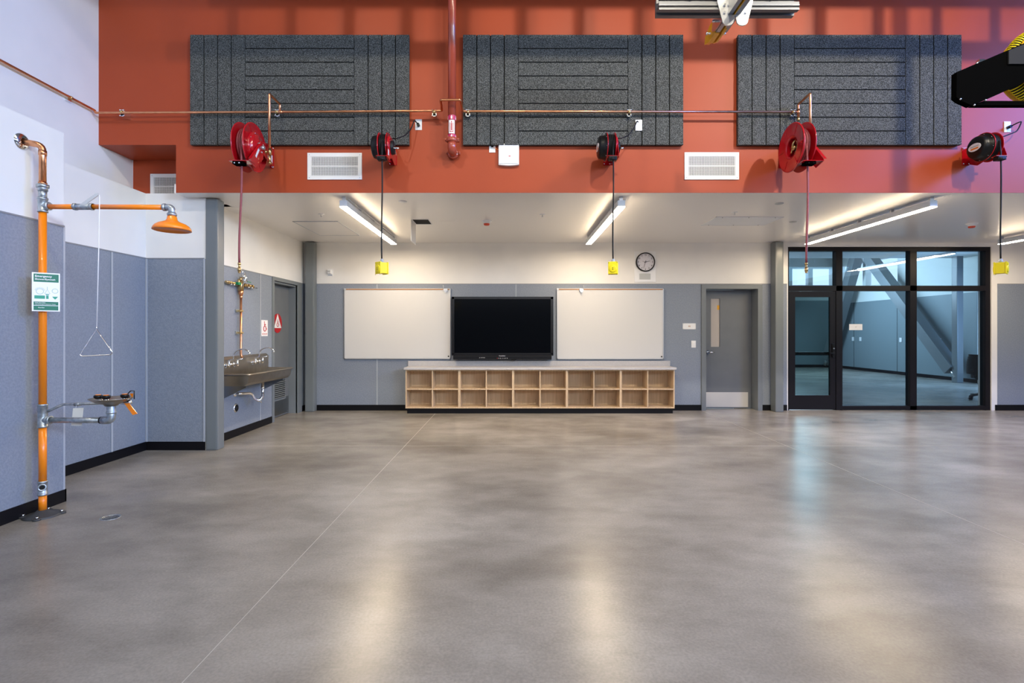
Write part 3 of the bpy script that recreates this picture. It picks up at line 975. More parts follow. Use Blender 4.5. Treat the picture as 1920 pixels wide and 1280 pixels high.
def cpos(px, py):
    y = 1.563 * 960 / (622 - py)
    return (px - 960) * y / 960, y
for (px, py, lb, m) in ((755, 377.5, 'round white cover on the ceiling behind the left hanging cord', 'whitep'), (1461, 381, 'round grey cover on the ceiling above the access panel', 'greygrille'), (1487, 415.5, 'small round grey cover on the ceiling left of the glazing lamp', 'greygrille')):
    x, y = cpos(px, py)
    o = mb(m).lathe((x, y, ZC), (0, 0, -1), [(0, 0.05), (0.006, 0.05), (0.010, 0.042), (0.010, 0)], 28).build('ceiling_cover')
    tag(o, lb, 'ceiling cover')
for (px, py, lb) in ((602.5, 401, 'small recessed sprinkler on the ceiling by the left access panel'), (1017, 401.5, 'small sprinkler on the bare middle of the ceiling'), (1377, 397.5, 'small sprinkler just in front of the white framed access panel')):
    x, y = cpos(px, py)
    c = thing('sprinkler', (x, y, ZC), lb, 'sprinkler', 'ceiling sprinklers')
    mb('whitep').lathe((x, y, ZC), (0, 0, -1), [(0, 0.038), (0.004, 0.038), (0.008, 0.022), (0.008, 0)], 20).build('escutcheon', parent=c)
    q = mb('alu').cyl((x, y, ZC - 0.008), (x, y, ZC - 0.035), 0.007, n=10).cyl((x, y, ZC - 0.035), (x, y, ZC - 0.038), 0.014, n=12)
    q.build('sprinkler_head', parent=c)
for (px, py, lb) in ((912.5, 414, 'red and white smoke detector on the middle of the ceiling'), (1822, 419, 'red and white smoke detector on the ceiling above the glazing')):
    x, y = cpos(px, py)
    c = thing('smoke_detector', (x, y, ZC), lb, 'smoke detector', 'ceiling smoke detectors')
    mb('whitep').lathe((x, y, ZC), (0, 0, -1), [(0, 0.072), (0.010, 0.072), (0.018, 0.052), (0.04, 0.048), (0.04, 0)], 28).build('housing', parent=c)
    mb('smokered').lathe((x, y, ZC - 0.04), (0, 0, -1), [(0, 0.044), (0.02, 0.038), (0.024, 0.028), (0.024, 0)], 28).build('strobe', parent=c)
# open hatch with hanging flap
x0, y0 = cpos(771, 410.5)
x1, y1 = cpos(811, 420)
c = thing('ceiling_hatch', ((x0 + x1) / 2, (y0 + y1) / 2, ZC), 'small open ceiling hatch with its flap hanging down', 'hatch')
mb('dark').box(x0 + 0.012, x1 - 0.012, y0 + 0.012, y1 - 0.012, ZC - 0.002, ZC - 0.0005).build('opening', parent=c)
q = mb('whitep').box(x0, x1, y0 - 0.01, y0 + 0.012, ZC - 0.006, ZC).box(x0, x1, y1 - 0.012, y1 + 0.01, ZC - 0.006, ZC).box(x0, x0 + 0.012, y0, y1, ZC - 0.006, ZC).box(x1 - 0.012, x1, y0, y1, ZC - 0.006, ZC)
q.build('frame', parent=c)
mb('ceil').box(x0 - 0.006, x0 + 0.002, y0, y1, ZC - 0.30, ZC - 0.006).build('flap', parent=c)
# access panels
def access(x0, x1, y0, y1, m, label, screws):
    c = thing('access_panel', ((x0 + x1) / 2, (y0 + y1) / 2, ZC), label, 'access panel', 'access panels in the low ceiling')
    mb(m).box(x0 + 0.012, x1 - 0.012, y0 + 0.012, y1 - 0.012, ZC - 0.006, ZC).build('panel', parent=c)
    q = mb('whitep' if screws else 'frptrim')
    q.box(x0, x1, y0, y0 + 0.01, ZC - 0.008, ZC).box(x0, x1, y1 - 0.01, y1, ZC - 0.008, ZC).box(x0, x0 + 0.01, y0, y1, ZC - 0.008, ZC).box(x1 - 0.01, x1, y0, y1, ZC - 0.008, ZC)
    if screws:
        q.use('dark')
        for x in (x0 + 0.1, (x0 + x1) / 2, x1 - 0.1):
            for y in (y0 + 0.03, y1 - 0.03):
                q.cyl((x, y, ZC - 0.009), (x, y, ZC - 0.005), 0.007, n=8)
    q.build('frame', parent=c)
access(2.77, 3.69, 6.95, 7.50, 'hatchp', 'framed rectangular access panel in the ceiling above the clock', True)
access(-3.10, -2.46, 7.23, 8.27, 'ceil', 'faint flush access panel in the ceiling by the corner column', False)

# ================================================================== RED WALL ITEMS
def acoustic(xc, w_, label):
    h = 1.225
    zt, zb_ = Z(65.5, 5.71), Z(65.5, 5.71) - h
    x0, x1 = xc - w_ / 2, xc + w_ / 2
    y0, y1 = 5.705, 5.759
    c = thing('acoustic_panel', (xc, YR, zb_), label, 'acoustic panel', 'grooved acoustic panels on the red wall')
    mb('foam_gap').box(x0 + 0.004, x1 - 0.004, y0 + 0.012, y1, zb_ + 0.004, zt - 0.004).build('backing', parent=c)
    q = mb('foam')
    s = w_ / 16
    gp = 0.0055
    for k in list(range(4)) + list(range(12, 16)):
        q.box(x0 + s * k + gp * (k not in (0, 12)), x0 + s * (k + 1) - gp * (k not in (3, 15)), y0, y1 - 0.02, zb_, zt, bev=0.003)
    for k in range(8):
        hz_ = h / 8
        q.box(x0 + s * 4 + gp, x0 + s * 12 - gp, y0, y1 - 0.02, zb_ + hz_ * k + gp * (k > 0), zb_ + hz_ * (k + 1) - gp * (k < 7), bev=0.003)
    q.build('fibre_planks', parent=c)
    return c
acoustic(X(562, 5.71), 2.44, 'dark grey grooved acoustic panel behind the left red hose reel')
acoustic(X(1074.5, 5.71), 2.455, 'dark grey grooved acoustic panel right of the red standpipe')
acoustic(X(1593, 5.71), 2.49, 'dark grey grooved acoustic panel behind the right red hose reel')

def vent(x0, x1, z0, z1, yf, label):
    c = thing('wall_vent', ((x0 + x1) / 2, yf, z0), label, 'air vent', 'white air grilles on the red walls')
    e = 0.045
    q = mb('vent_w')
    q.box(x0, x1, yf - 0.012, yf, z0, z0 + e, bev=0.003).box(x0, x1, yf - 0.012, yf, z1 - e, z1, bev=0.003).box(x0, x0 + e, yf - 0.012, yf, z0 + e, z1 - e, bev=0.003).box(x1 - e, x1, yf - 0.012, yf, z0 + e, z1 - e, bev=0.003)
    q.use('greyp')
    for xx in (x0 + 0.022, x1 - 0.022):
        for zz in (z0 + 0.022, z1 - 0.022):
            q.cyl((xx, yf - 0.0135, zz), (xx, yf - 0.011, zz), 0.005, n=8)
    q.build('frame', parent=c)
    mb('vent_d').box(x0 + e, x1 - e, yf - 0.003, yf - 0.001, z0 + e, z1 - e).build('backing', parent=c)
    q = mb('vent_w')
    n = 34
    for k in range(n):
        xx = x0 + e + (x1 - x0 - 2 * e) * (k + 0.5) / n
        q.box(xx - 0.0024, xx + 0.0024, yf - 0.0105, yf - 0.004, z0 + e, z1 - e)
    n = 13
    for k in range(n):
        zz = z0 + e + (z1 - z0 - 2 * e) * (k + 0.5) / n
        q.box(x0 + e, x1 - e, yf - 0.008, yf - 0.003, zz - 0.0016, zz + 0.0016)
    zm = (z0 + z1) / 2
    q.box(x0 + e, x1 - e, yf - 0.011, yf - 0.003, zm - 0.006, zm + 0.006)
    q.build('louvres', parent=c)
    return c
vent(X(577, YR), X(679, YR), Z(337, YR), Z(287, YR), YR, 'white air grille on the red wall between the two left reels')
vent(X(1283, YR), X(1385, YR), Z(337, YR), Z(286, YR), YR, 'white air grille on the red wall left of the right hose reel')
vent(-4.43, -3.80, 3.005, 3.312, 6.28, 'white air grille deep in the recess at the left end')

# wireless access point + data outlet + power outlets
x, z = X(954, 5.73), Z(289, 5.73)
ap = thing('wireless_access_point', (x, YR, z - 0.13), 'white rounded wireless box on the red wall under the middle acoustic panel', 'network box')
q = mb('whitep')
w2, h2 = 0.114, 0.118
pts = [(-w2, -h2), (-w2, h2)] + [(-w2 + 2 * w2 * i / 12, h2 + 0.016 * math.sin(PI * i / 12)) for i in range(1, 12)] + [(w2, h2), (w2, -h2)] + [(w2 - 2 * w2 * i / 12, -h2 - 0.010 * math.sin(PI * i / 12)) for i in range(1, 12)]
q.prism([(x + a, YR - 0.04, z + b_) for a, b_ in pts], (0, 0.04, 0))
q.box(x - w2 + 0.006, x + w2 - 0.006, YR - 0.046, YR - 0.04, z - h2 + 0.01, z + h2 - 0.004, bev=0.004)
q.use('signred').box(x - 0.002, x + 0.020, YR - 0.0467, YR - 0.046, z - 0.031, z - 0.022)
q.use('greygrille').box(x - 0.002, x + 0.004, YR - 0.0467, YR - 0.046, z - 0.008, z - 0.005).box(x + 0.010, x + 0.018, YR - 0.0467, YR - 0.046, z - 0.008, z - 0.005)
q.build('case', parent=ap)
def outlet(px, py, yf, label, plug=True):
    x, z = X(px, yf), Z(py, yf)
    c = thing('wall_outlet', (x, yf, z - 0.06), label, 'outlet', 'outlets on the red wall')
    mb('whitep').box(x - 0.037, x + 0.037, yf - 0.007, yf, z - 0.06, z + 0.06, bev=0.002).build('cover_plate', parent=c)
    q = mb('greyp')
    for dz in (-0.022, 0.022):
        q.box(x - 0.008, x - 0.005, yf - 0.0078, yf - 0.006, z + dz - 0.006, z + dz + 0.006).box(x + 0.005, x + 0.008, yf - 0.0078, yf - 0.006, z + dz - 0.006, z + dz + 0.006)
    q.build('sockets', parent=c)
    return x, z
outlet(785, 234, YR, 'white outlet with a plugged cord between the left reel and the red standpipe')
outlet(1197.5, 235, 5.70, 'white outlet with a plugged cord set into the middle acoustic panel')
outlet(1888, 238, YR, 'white outlet with a plugged cord above the rightmost cord reel')
x, z = X(923, YR), Z(276.5, YR)
c = thing('data_outlet', (x, YR, z - 0.06), 'white data outlet with a short patch cable left of the wireless box', 'outlet')
mb('whitep').box(x - 0.035, x + 0.035, YR - 0.007, YR, z - 0.058, z + 0.058, bev=0.002).use('blackp').box(x - 0.012, x + 0.014, YR - 0.012, YR - 0.006, z + 0.0, z + 0.016).build('cover_plate', parent=c)
mb('orange').tube([(x + 0.005, YR - 0.012, z + 0.005), (x + 0.022, YR - 0.03, z - 0.012), (x + 0.05, YR - 0.025, z - 0.026), (x + 0.085, YR - 0.02, z - 0.030)], 0.0025, n=6).build('cable', parent=c)
# ================================================================== PIPES ON THE RED WALL
# red standpipe
rx, ry = X(847.5, 5.60), 5.60
sp = thing('standpipe', (rx, YR, 3.25), 'red painted sprinkler standpipe running up the red wall', 'pipe')
ze = Z(281, ry)
q = mb('redpipe').cyl((rx, ry, ze + 0.07), (rx, ry, 7.0), 0.0445, n=28)
q.build('riser', parent=sp)
q = mb('redpipe').tube([(rx, ry, ze + 0.10), (rx, ry, ze + 0.0), (rx, YR, ze - 0.0)], 0.048, n=24, round_=0.075)
q.build('elbow', parent=sp)
def coupling(c, d, r):
    q = mb('redpipe').lathe(c, d, [(-0.024, r - 0.012), (-0.024, r + 0.008), (-0.012, r + 0.015), (0.012, r + 0.015), (0.024, r + 0.008), (0.024, r - 0.012)], 28)
    c = Vector(c)
    for s_ in (-1, 1):
        q.box(c.x + s_ * (r + 0.006) - 0.012, c.x + s_ * (r + 0.022) + 0.012, c.y - 0.022, c.y + 0.022, c.z - 0.018, c.z + 0.018, bev=0.006)
        q.cyl((c.x + s_ * (r + 0.022), c.y - 0.04, c.z), (c.x + s_ * (r + 0.022), c.y + 0.03, c.z), 0.008, n=10)
    q.build('coupling', parent=sp)
coupling((rx, ry, ze + 0.105), (0, 0, 1), 0.046)
coupling((rx, YR - 0.05, ze), (0, 1, 0), 0.046)
# flow label wrapped on the riser
def wrap(q, z0, z1, a0, a1, r, n=10):
    vs = []
    for i in range(n + 1):
        a = math.radians(a0 + (a1 - a0) * i / n)
        vs.append([q.bm.verts.new((rx + r * math.sin(a), ry - r * math.cos(a), z)) for z in (z0, z1)])
    for p_, s_ in zip(vs, vs[1:]):
        q._f([p_[0], s_[0], s_[1], p_[1]])
za, zb2 = Z(262, ry), Z(218, ry)
q = mb('magenta')
wrap(q, za, za + 0.05, -110, 110, 0.0450, 24)
wrap(q, zb2 - 0.05, zb2, -110, 110, 0.0450, 24)
q.use('label')
wrap(q, za + 0.055, zb2 - 0.055, -46, 46, 0.0450, 14)
for zz in (za + 0.006, zb2 - 0.044):
    for a in (-70, 0, 70):
        wrap(q, zz, zz + 0.024, a - 10, a + 10, 0.0454, 3)
        vs = [q.bm.verts.new((rx + 0.0454 * math.sin(math.radians(t_)), ry - 0.0454 * math.cos(math.radians(t_)), z_)) for t_, z_ in ((a - 20, zz + 0.023), (a, zz + 0.023), (a + 20, zz + 0.023), (a, zz + 0.040))]
        q._f(vs)
q.use('signred')
wrap(q, za + 0.07, zb2 - 0.085, -26, -18, 0.0454, 2)
wrap(q, za + 0.07, zb2 - 0.085, 18, 26, 0.0454, 2)
wrap(q, za + 0.07, za + 0.078, -22, 22, 0.0454, 6)
wrap(q, za + 0.085, zb2 - 0.09, -8, 8, 0.0454, 3)
vs = [q.bm.verts.new((rx + 0.0454 * math.sin(math.radians(t_)), ry - 0.0458 * math.cos(math.radians(t_)), z_)) for t_, z_ in ((-28, zb2 - 0.088), (0, zb2 - 0.088), (28, zb2 - 0.088), (0, zb2 - 0.064))]
q._f(vs)
q.build('flow_label', parent=sp)

# copper air line
yp = 5.655
zp = 3.805
cp_ = thing('copper_pipe', (-0.8, 5.655, zp), 'long horizontal copper air line clamped across the red wall and panels', 'pipe')
xa, xb = X(829, yp), X(867.5, yp)
xr, xl = X(1497, yp), X(525, yp)
x5 = X(504.5, 5.41)
q = mb('copper')
r_ = 0.0125
q.tube([(-4.605, 2.0, zp + 0.015), (-4.605, yp, zp + 0.015), (-4.605, yp, zp - 0.01), (-2.6, yp, zp), (xa, yp, zp + 0.012), (xa + 0.005, yp - 0.16, zp + 0.06), (xb - 0.005, yp - 0.16, zp + 0.06), (xb, yp, zp + 0.008), (xr, yp, zp)], r_, n=12, round_=0.02)
q.build('main_run', parent=cp_)
q = mb('copper').tube([(xl, yp, zp), (xl, yp, zp + 0.085), (xl, 5.41, zp + 0.085), (xl, 5.41, 3.24)], r_ * 1.05, n=12, round_=0.015)
q.cyl((xl - 0.03, yp, zp), (xl + 0.03, yp, zp), 0.0165)
q.build('drop', parent=cp_)
q = mb('copper').tube([(xr, yp, zp - 0.085), (xr, yp, zp + 0.085), (xr, 5.43, zp + 0.10), (xr, 5.43, 3.24)], r_ * 1.05, n=12, round_=0.015)
q.cyl((xr, yp, zp - 0.03), (xr, yp, zp + 0.03), 0.017)
q.build('drop', parent=cp_)
mb('brass').cyl((xr, yp, zp - 0.10), (xr, yp, zp - 0.06), 0.016).build('end_cap', parent=cp_)
def clamp(x, y, z, wall_y, axis='x'):
    q = mb('chrome')
    if axis == 'x':
        q.box(x - 0.024, x + 0.024, y + 0.012, wall_y, z - 0.044, z + 0.030)
        q.use('brass').cyl((x - 0.014, y, z), (x + 0.014, y, z), 0.017)
        q.use('chrome')
        for dx in (-0.020, 0.020):
            for dz in (-0.038, 0.024):
                q.ball((x + dx, y + 0.004, z + dz), 0.0085, seg=8)
        q.use('dark').box(x - 0.014, x + 0.014, y + 0.006, y + 0.012, z - 0.034, z - 0.018)
    else:
        q.box(wall_y, x - 0.012, y - 0.024, y + 0.024, z - 0.036, z + 0.022)
        q.use('brass').cyl((x, y - 0.014, z), (x, y + 0.014, z), 0.017)
    return q
for px in (228, 519, 814, 877, 1180, 1487):
    x = X(px, yp)
    wall_y = 5.705 if (357 < px < 767 or 868 < px < 1281 or px > 1384) else 5.759
    clamp(x, yp, zp + (0 if px < 1000 else 0), wall_y).build('clamp', parent=cp_)
clamp(-4.605, -4.605 / (133 - 960) * 960, zp + 0.015, -4.649, 'y').build('clamp', parent=cp_)

# ================================================================== REELS
def hose_reel(X0, label):
    yA, zA = 5.35, 3.30
    c = thing('hose_reel', (X0, YR, zA), label, 'hose reel', 'large red hose reels on the red wall')
    R = 0.250
    def flange(x, s):
        q = mb('redgloss')
        q.lathe((x, yA, zA), (s, 0, 0), [(0.0, 0.095), (0.006, 0.13), (0.006, R - 0.015), (0.012, R - 0.006), (0.006, R), (-0.002, R), (0.003, R - 0.016), (0.0, 0.13), (-0.006, 0.095)], 48, closed=True)
        for k in range(6):
            a = k * PI / 3
            u = Vector((0, math.cos(a), math.sin(a)))
            v = Vector((0, -math.sin(a), math.cos(a)))
            p0 = Vector((x + s * 0.006, yA, zA))
            q.prism([p0 + u * 0.14 - v * 0.004, p0 + u * 0.14 + v * 0.004, p0 + u * 0.225 + v * 0.004, p0 + u * 0.225 - v * 0.004], (s * 0.003, 0, 0))
        q.build('flange', parent=c)
    flange(X0 - 0.055, -1)
    flange(X0 + 0.055, 1)
    q = mb('redgloss').lathe((X0 - 0.05, yA, zA), (1, 0, 0), [(0, 0.095), (0.10, 0.095)], 32)
    q.use('dark').cyl((X0 + 0.03, yA, zA), (X0 + 0.045, yA, zA), 0.094, n=28)
    q.use('brass').cyl((X0 - 0.05, yA, zA), (X0 + 0.03, yA, zA), 0.018).cyl((X0 - 0.04, yA, zA), (X0 - 0.015, yA, zA), 0.03, n=6)
    q.tube([(X0 - 0.045, yA, zA + 0.0), (X0 - 0.045, yA - 0.02, zA + 0.05), (X0 - 0.01, yA - 0.03, zA + 0.08)], 0.012, n=8, round_=0.02)
    q.tube([(X0 - 0.04, yA, zA), (X0 - 0.04, yA + 0.03, zA - 0.05)], 0.010, n=8)
    q.build('drum', parent=c)
    q = mb('redhose')
    rows = ((0.108, 6), (0.126, 5), (0.144, 6), (0.162, 5), (0.178, 4))
    for R2, n_ in rows:
        for i in range(n_):
            q.torus((X0 - 0.043 + 0.086 * (i + 0.5) / n_, yA, zA), (1, 0, 0), R2, 0.0095, 32, 8)
    q.build('wound_hose', parent=c)
    # spring cover (stepped) on the right flange
    q = mb('redgloss').lathe((X0 + 0.058, yA, zA), (1, 0, 0), [(0, 0.158), (0.018, 0.156), (0.021, 0.150), (0.021, 0.132), (0.040, 0.130), (0.044, 0.124), (0.044, 0.085), (0.052, 0.08), (0.052, 0)], 40)
    q.use('chrome')
    for k in range(8):
        a = k * PI / 4 + 0.3
        q.ball((X0 + 0.080, yA + 0.142 * math.cos(a), zA + 0.142 * math.sin(a)), 0.0055, seg=8)
    q.use('galv').cyl((X0 + 0.1, yA, zA), (X0 + 0.16, yA, zA), 0.019)
    for k in range(5):
        a = k * 2 * PI / 5
        q.cyl((X0 + 0.108, yA + 0.05 * math.cos(a), zA + 0.05 * math.sin(a)), (X0 + 0.132, yA + 0.05 * math.cos(a), zA + 0.05 * math.sin(a)), 0.008, n=8)
    q.build('spring_cover', parent=c)
    # guide arm
    xa_ = X0 + 0.124
    q = mb('redgloss')
    g = (5.135, 3.085)
    q.prism([(xa_, yA + 0.045, zA + 0.03), (xa_, yA + 0.01, zA + 0.06), (xa_, yA - 0.045, zA + 0.03), (xa_, g[0] - 0.04, g[1] + 0.01), (xa_, g[0] - 0.04, g[1] - 0.006), (xa_, g[0] + 0.09, g[1] - 0.035), (xa_, yA + 0.03, zA - 0.11)], (0.006, 0, 0))
    q.prism([(xa_, yA - 0.045, zA + 0.03), (xa_, yA - 0.05, zA + 0.027), (xa_, g[0] - 0.05, g[1] + 0.012), (xa_, g[0] - 0.045, g[1] + 0.017)], (0.03, 0, 0))
    q.box(X0 - 0.075, xa_ + 0.006, g[0] - 0.045, g[0] + 0.075, g[1] - 0.006, g[1])
    q.use('label').prism([(xa_ + 0.0065, yA - 0.075, zA - 0.03), (xa_ + 0.0065, yA - 0.05, zA - 0.045), (xa_ + 0.0065, yA - 0.115, zA - 0.145), (xa_ + 0.0065, yA - 0.135, zA - 0.130)], (0.001, 0, 0))
    q.use('chrome').ball((xa_ + 0.01, yA - 0.01, zA - 0.05), 0.010, seg=8).ball((xa_ + 0.01, yA + 0.02, zA + 0.035), 0.009, seg=8)
    q.build('guide_arm', parent=c)
    q = mb('duct_black').box(X0 - 0.045, X0 + 0.060, g[0] - 0.03, g[0] + 0.05, g[1] - 0.034, g[1] - 0.006, bev=0.006)
    q.cyl((X0 - 0.028, g[0] - 0.022, g[1] - 0.026), (X0 + 0.045, g[0] - 0.022, g[1] - 0.026), 0.015, n=16)
    q.use('chrome').box(X0 - 0.025, X0 - 0.012, g[0] - 0.040, g[0] - 0.034, g[1] - 0.030, g[1] - 0.020).box(X0 + 0.022, X0 + 0.036, g[0] - 0.040, g[0] - 0.034, g[1] - 0.030, g[1] - 0.020)
    q.build('roller_guide', parent=c)
    # pedestal to the wall
    q = mb('redgloss')
    xp = X0 + 0.128
    xw = X0 + 0.058
    def px_(y):
        return xp + (xw - xp) * max(0.0, (y - 5.46)) / (YR - 5.46)
    q.prism([(px_(y), y, z) for y, z in ((yA - 0.03, zA + 0.06), (yA + 0.11, zA + 0.085), (yA + 0.11, zA - 0.09), (yA - 0.04, zA - 0.03))], (0.006, 0, 0))
    q.prism([(px_(y), y, z) for y, z in ((yA + 0.11, zA + 0.085), (YR - 0.006, zA + 0.14), (YR - 0.006, zA - 0.075), (yA + 0.11, zA - 0.09))], (0.006, 0, 0))
    q.box(xw - 0.035, xw + 0.012, YR - 0.007, YR, zA - 0.085, zA + 0.15)
    q.use('label').prism([(px_(y) + 0.0065, y, z) for y, z in ((5.50, zA + 0.05), (5.59, zA + 0.06), (5.59, zA - 0.05), (5.50, zA - 0.055))], (0.001, 0, 0))
    q.prism([(px_(y) + 0.0065, y, z) for y, z in ((5.64, zA + 0.03), (5.70, zA + 0.035), (5.70, zA - 0.05), (5.64, zA - 0.045))], (0.001, 0, 0))
    q.use('signred').prism([(px_(y) + 0.0078, y, z) for y, z in ((5.505, zA + 0.045), (5.585, zA + 0.052), (5.585, zA + 0.030), (5.505, zA + 0.025))], (0.0006, 0, 0))
    q.use('chrome')
    for dz in (-0.072, 0.137):
        q.ball((xw + 0.004, YR - 0.014, zA + dz), 0.013, seg=10)
    q.build('pedestal', parent=c)
    q = mb('brass')
    xi = X0 + 0.185
    q.cyl((X0 + 0.15, 5.41, 3.275), (xi, 5.41, 3.275), 0.011, n=12).cyl((X0 + 0.14, 5.39, 3.275), (X0 + 0.15, 5.41, 3.275), 0.016, n=6)
    q.cyl((xi, 5.41, 3.245), (xi, 5.41, 3.31), 0.018, n=14).cyl((xi, 5.41, 3.16), (xi, 5.41, 3.25), 0.013, n=12).cyl((xi, 5.41, 3.15), (xi, 5.41, 3.175), 0.018, n=6)
    q.build('inlet_fitting', parent=c)
    # hanging hose
    q = mb('redhose')
    pts = []
    z1 = 3.28
    ye = 5.17
    for i in range(24):
        t_ = i / 23
        pts.append((X0 + 0.004 + 0.010 * math.sin(t_ * 5), ye + 0.008 * math.cos(t_ * 4), z1 - (z1 - 2.075) * t_))
    q.tube(pts, 0.0105, n=10)
    h = q.build('hanging_hose', parent=c)
    e = pts[-1]
    q = mb('brass').cyl(e, (e[0], e[1], e[2] - 0.022), 0.0145, n=12).cyl((e[0], e[1], e[2] - 0.022), (e[0], e[1], e[2] - 0.05), 0.010, n=12).cyl((e[0], e[1], e[2] - 0.05), (e[0], e[1], e[2] - 0.09), 0.016, n=12).cyl((e[0], e[1], e[2] - 0.09), (e[0], e[1], e[2] - 0.105), 0.012, n=12)
    q.build('brass_coupler', parent=h)
    return c
hr = hose_reel(-2.745, 'large red hose reel on the left, its hose hanging in front of the steel sink')
dup(hr, (2.975, YR, 3.30), 'large red hose reel on the right, its hose hanging in front of the glazed partition')

def cord_reel(X0, label, ox, oz, tang):
    yA, zA = 5.48, 3.350
    c = thing('cord_reel', (X0, YR, zA), label, 'cord reel', 'small red and black cord reels on the red wall')
    R = 0.152
    for s_ in (-1, 1):
        q = mb('redgloss').lathe((X0 + s_ * 0.040, yA, zA), (s_, 0, 0), [(0.0, 0.07), (0.003, 0.09), (0.003, R - 0.008), (0.008, R - 0.003), (0.003, R), (-0.001, R - 0.002), (0.0, R - 0.01), (0, 0.09), (-0.003, 0.07)], 40, closed=True)
        q.build('flange', parent=c)
    q = mb('rubber').cyl((X0 - 0.04, yA, zA), (X0 + 0.04, yA, zA), 0.075, n=28)
    for R2, n_ in ((0.085, 5), (0.100, 4), (0.115, 5), (0.126, 4)):
        for i in range(n_):
            q.torus((X0 - 0.036 + 0.072 * (i + 0.5) / n_, yA, zA), (1, 0, 0), R2, 0.008, 28, 8)
    q.build('wound_cord', parent=c)
    q = mb('blackp').lathe((X0 - 0.043, yA, zA), (-1, 0, 0), [(0, 0.142), (0.006, 0.142), (0.008, 0.125), (0.060, 0.118), (0.074, 0.112), (0.082, 0.098), (0.086, 0.06), (0.087, 0)], 40)
    q.use('chrome')
    for k in range(8):
        a = k * PI / 4 + 0.2
        q.ball((X0 - 0.052, yA + 0.134 * math.cos(a), zA + 0.134 * math.sin(a)), 0.0045, seg=8)
    q.build('drum_cap', parent=c)
    ring = [(0, 0.074 * math.cos(t_), 0.042 * math.sin(t_)) for t_ in [i * 2 * PI / 24 for i in range(24)]]
    q = mb('label').prism([(X0 - 0.1315, yA + a, zA + b_) for _, a, b_ in ring], (0.004, 0, 0))
    q.use('orange').box(X0 - 0.1325, X0 - 0.1315, yA - 0.045, yA + 0.045, zA - 0.022, zA - 0.006)
    q.use('greygrille').box(X0 - 0.1325, X0 - 0.1315, yA - 0.05, yA + 0.05, zA + 0.004, zA + 0.014)
    q.build('cap_label', parent=c)
    # right bracket
    xp = X0 + 0.062
    q = mb('redgloss')
    q.lathe((xp - 0.012, yA, zA), (1, 0, 0), [(0, 0.118), (0.018, 0.114), (0.022, 0.10), (0.022, 0)], 32)
    q.prism([(xp, yA + 0.02, zA + 0.11), (xp - 0.004, YR - 0.006, zA + 0.10), (xp - 0.004, YR - 0.006, zA - 0.095), (xp, YR - 0.10, zA - 0.135), (xp, yA - 0.10, zA - 0.06)], (0.006, 0, 0))
    q.prism([(xp, yA - 0.10, zA + 0.04), (xp, yA - 0.16, zA - 0.13), (xp, yA - 0.16, zA - 0.155), (xp, yA - 0.06, zA - 0.155), (xp, yA + 0.02, zA - 0.05)], (0.005, 0, 0))
    q.box(X0 - 0.02, xp + 0.006, YR - 0.006, YR, zA - 0.10, zA + 0.10)
    q.box(X0 - 0.05, xp, yA - 0.165, yA - 0.10, zA - 0.146, zA - 0.141)
    q.use('label').box(xp + 0.005, xp + 0.0058, yA - 0.13, yA - 0.09, zA - 0.12, zA - 0.06)
    q.use('chrome')
    for dz in (-0.085, 0.085):
        q.ball((X0 - 0.008, YR - 0.010, zA + dz), 0.008, seg=8).ball((xp - 0.010, YR - 0.010, zA + dz), 0.008, seg=8)
    q.build('bracket', parent=c)
    q = mb('rubber').lathe((xp + 0.008, yA + 0.01, zA), (1, 0, 0), [(0, 0.075), (0.028, 0.07), (0.034, 0.06), (0.034, 0)], 28)
    q.use('chrome')
    for a in (math.radians(80), math.radians(200), math.radians(320)):
        u = Vector((0, math.cos(a), math.sin(a)))
        v = Vector((0, -math.sin(a), math.cos(a)))
        p0 = Vector((xp + 0.044, yA + 0.01, zA))
        q.prism([p0 - v * 0.014, p0 + v * 0.014, p0 + u * 0.085 + v * 0.007, p0 + u * 0.085 - v * 0.007], (0.004, 0, 0))
    q.cyl((xp + 0.044, yA + 0.01, zA - 0.004), (xp + 0.088, yA + 0.01, zA - 0.004), 0.011, n=14)
    q.build('slip_ring', parent=c)
    q = mb('rubber').box(X0 - 0.038, X0 + 0.045, yA - 0.175, yA - 0.11, zA - 0.188, zA - 0.147, bev=0.006)
    q.cyl((X0 - 0.03, yA - 0.165, zA - 0.175), (X0 + 0.035, yA - 0.165, zA - 0.175), 0.016, n=14)
    q.build('roller_guide', parent=c)
    xc, yc = X0 + 0.008, yA - 0.150
    pts = [(xc, yc + 0.012, zA + 0.02)]
    for i in range(20):
        t_ = i / 19
        pts.append((xc + 0.004 * math.sin(t_ * 6), yc, zA - 0.10 - (zA - 0.10 - 2.125) * t_))
    h = mb('rubber').tube(pts, 0.0075, n=10).build('hanging_cord', parent=c)
    return c, xc, yc
YC = 5.33
def feed(c, X0, ox, oz, mode):
    q = mb('rubber')
    p0 = Vector((X0 + 0.075, 5.52, 3.46))
    p1 = Vector((ox, YR - 0.045, oz - 0.01))
    if mode == 0:
        q.tube([p0, p0 + Vector((0.05, -0.02, -0.006)), p0.lerp(p1, 0.45) + Vector((0.02, 0, -0.035)), p0.lerp(p1, 0.75) + Vector((0, 0, 0.0)), p1 + Vector((-0.035, -0.03, 0.035)), p1], 0.0065, n=8, round_=0.05)
    else:
        q.tube([p0, p0 + Vector((0.14, 0.05, 0.02)), p1 + Vector((0.035, -0.04, -0.07)), p1 + Vector((0.062, -0.06, 0.03)), p1 + Vector((0.03, -0.05, 0.02)), p1], 0.0065, n=8, round_=0.05)
    q.build('feed_cord', parent=c)
    mb('blackp').cyl((ox, YR - 0.05, oz - 0.012), (ox, YR - 0.010, oz - 0.012), 0.017, n=16).build('plug', parent=c)
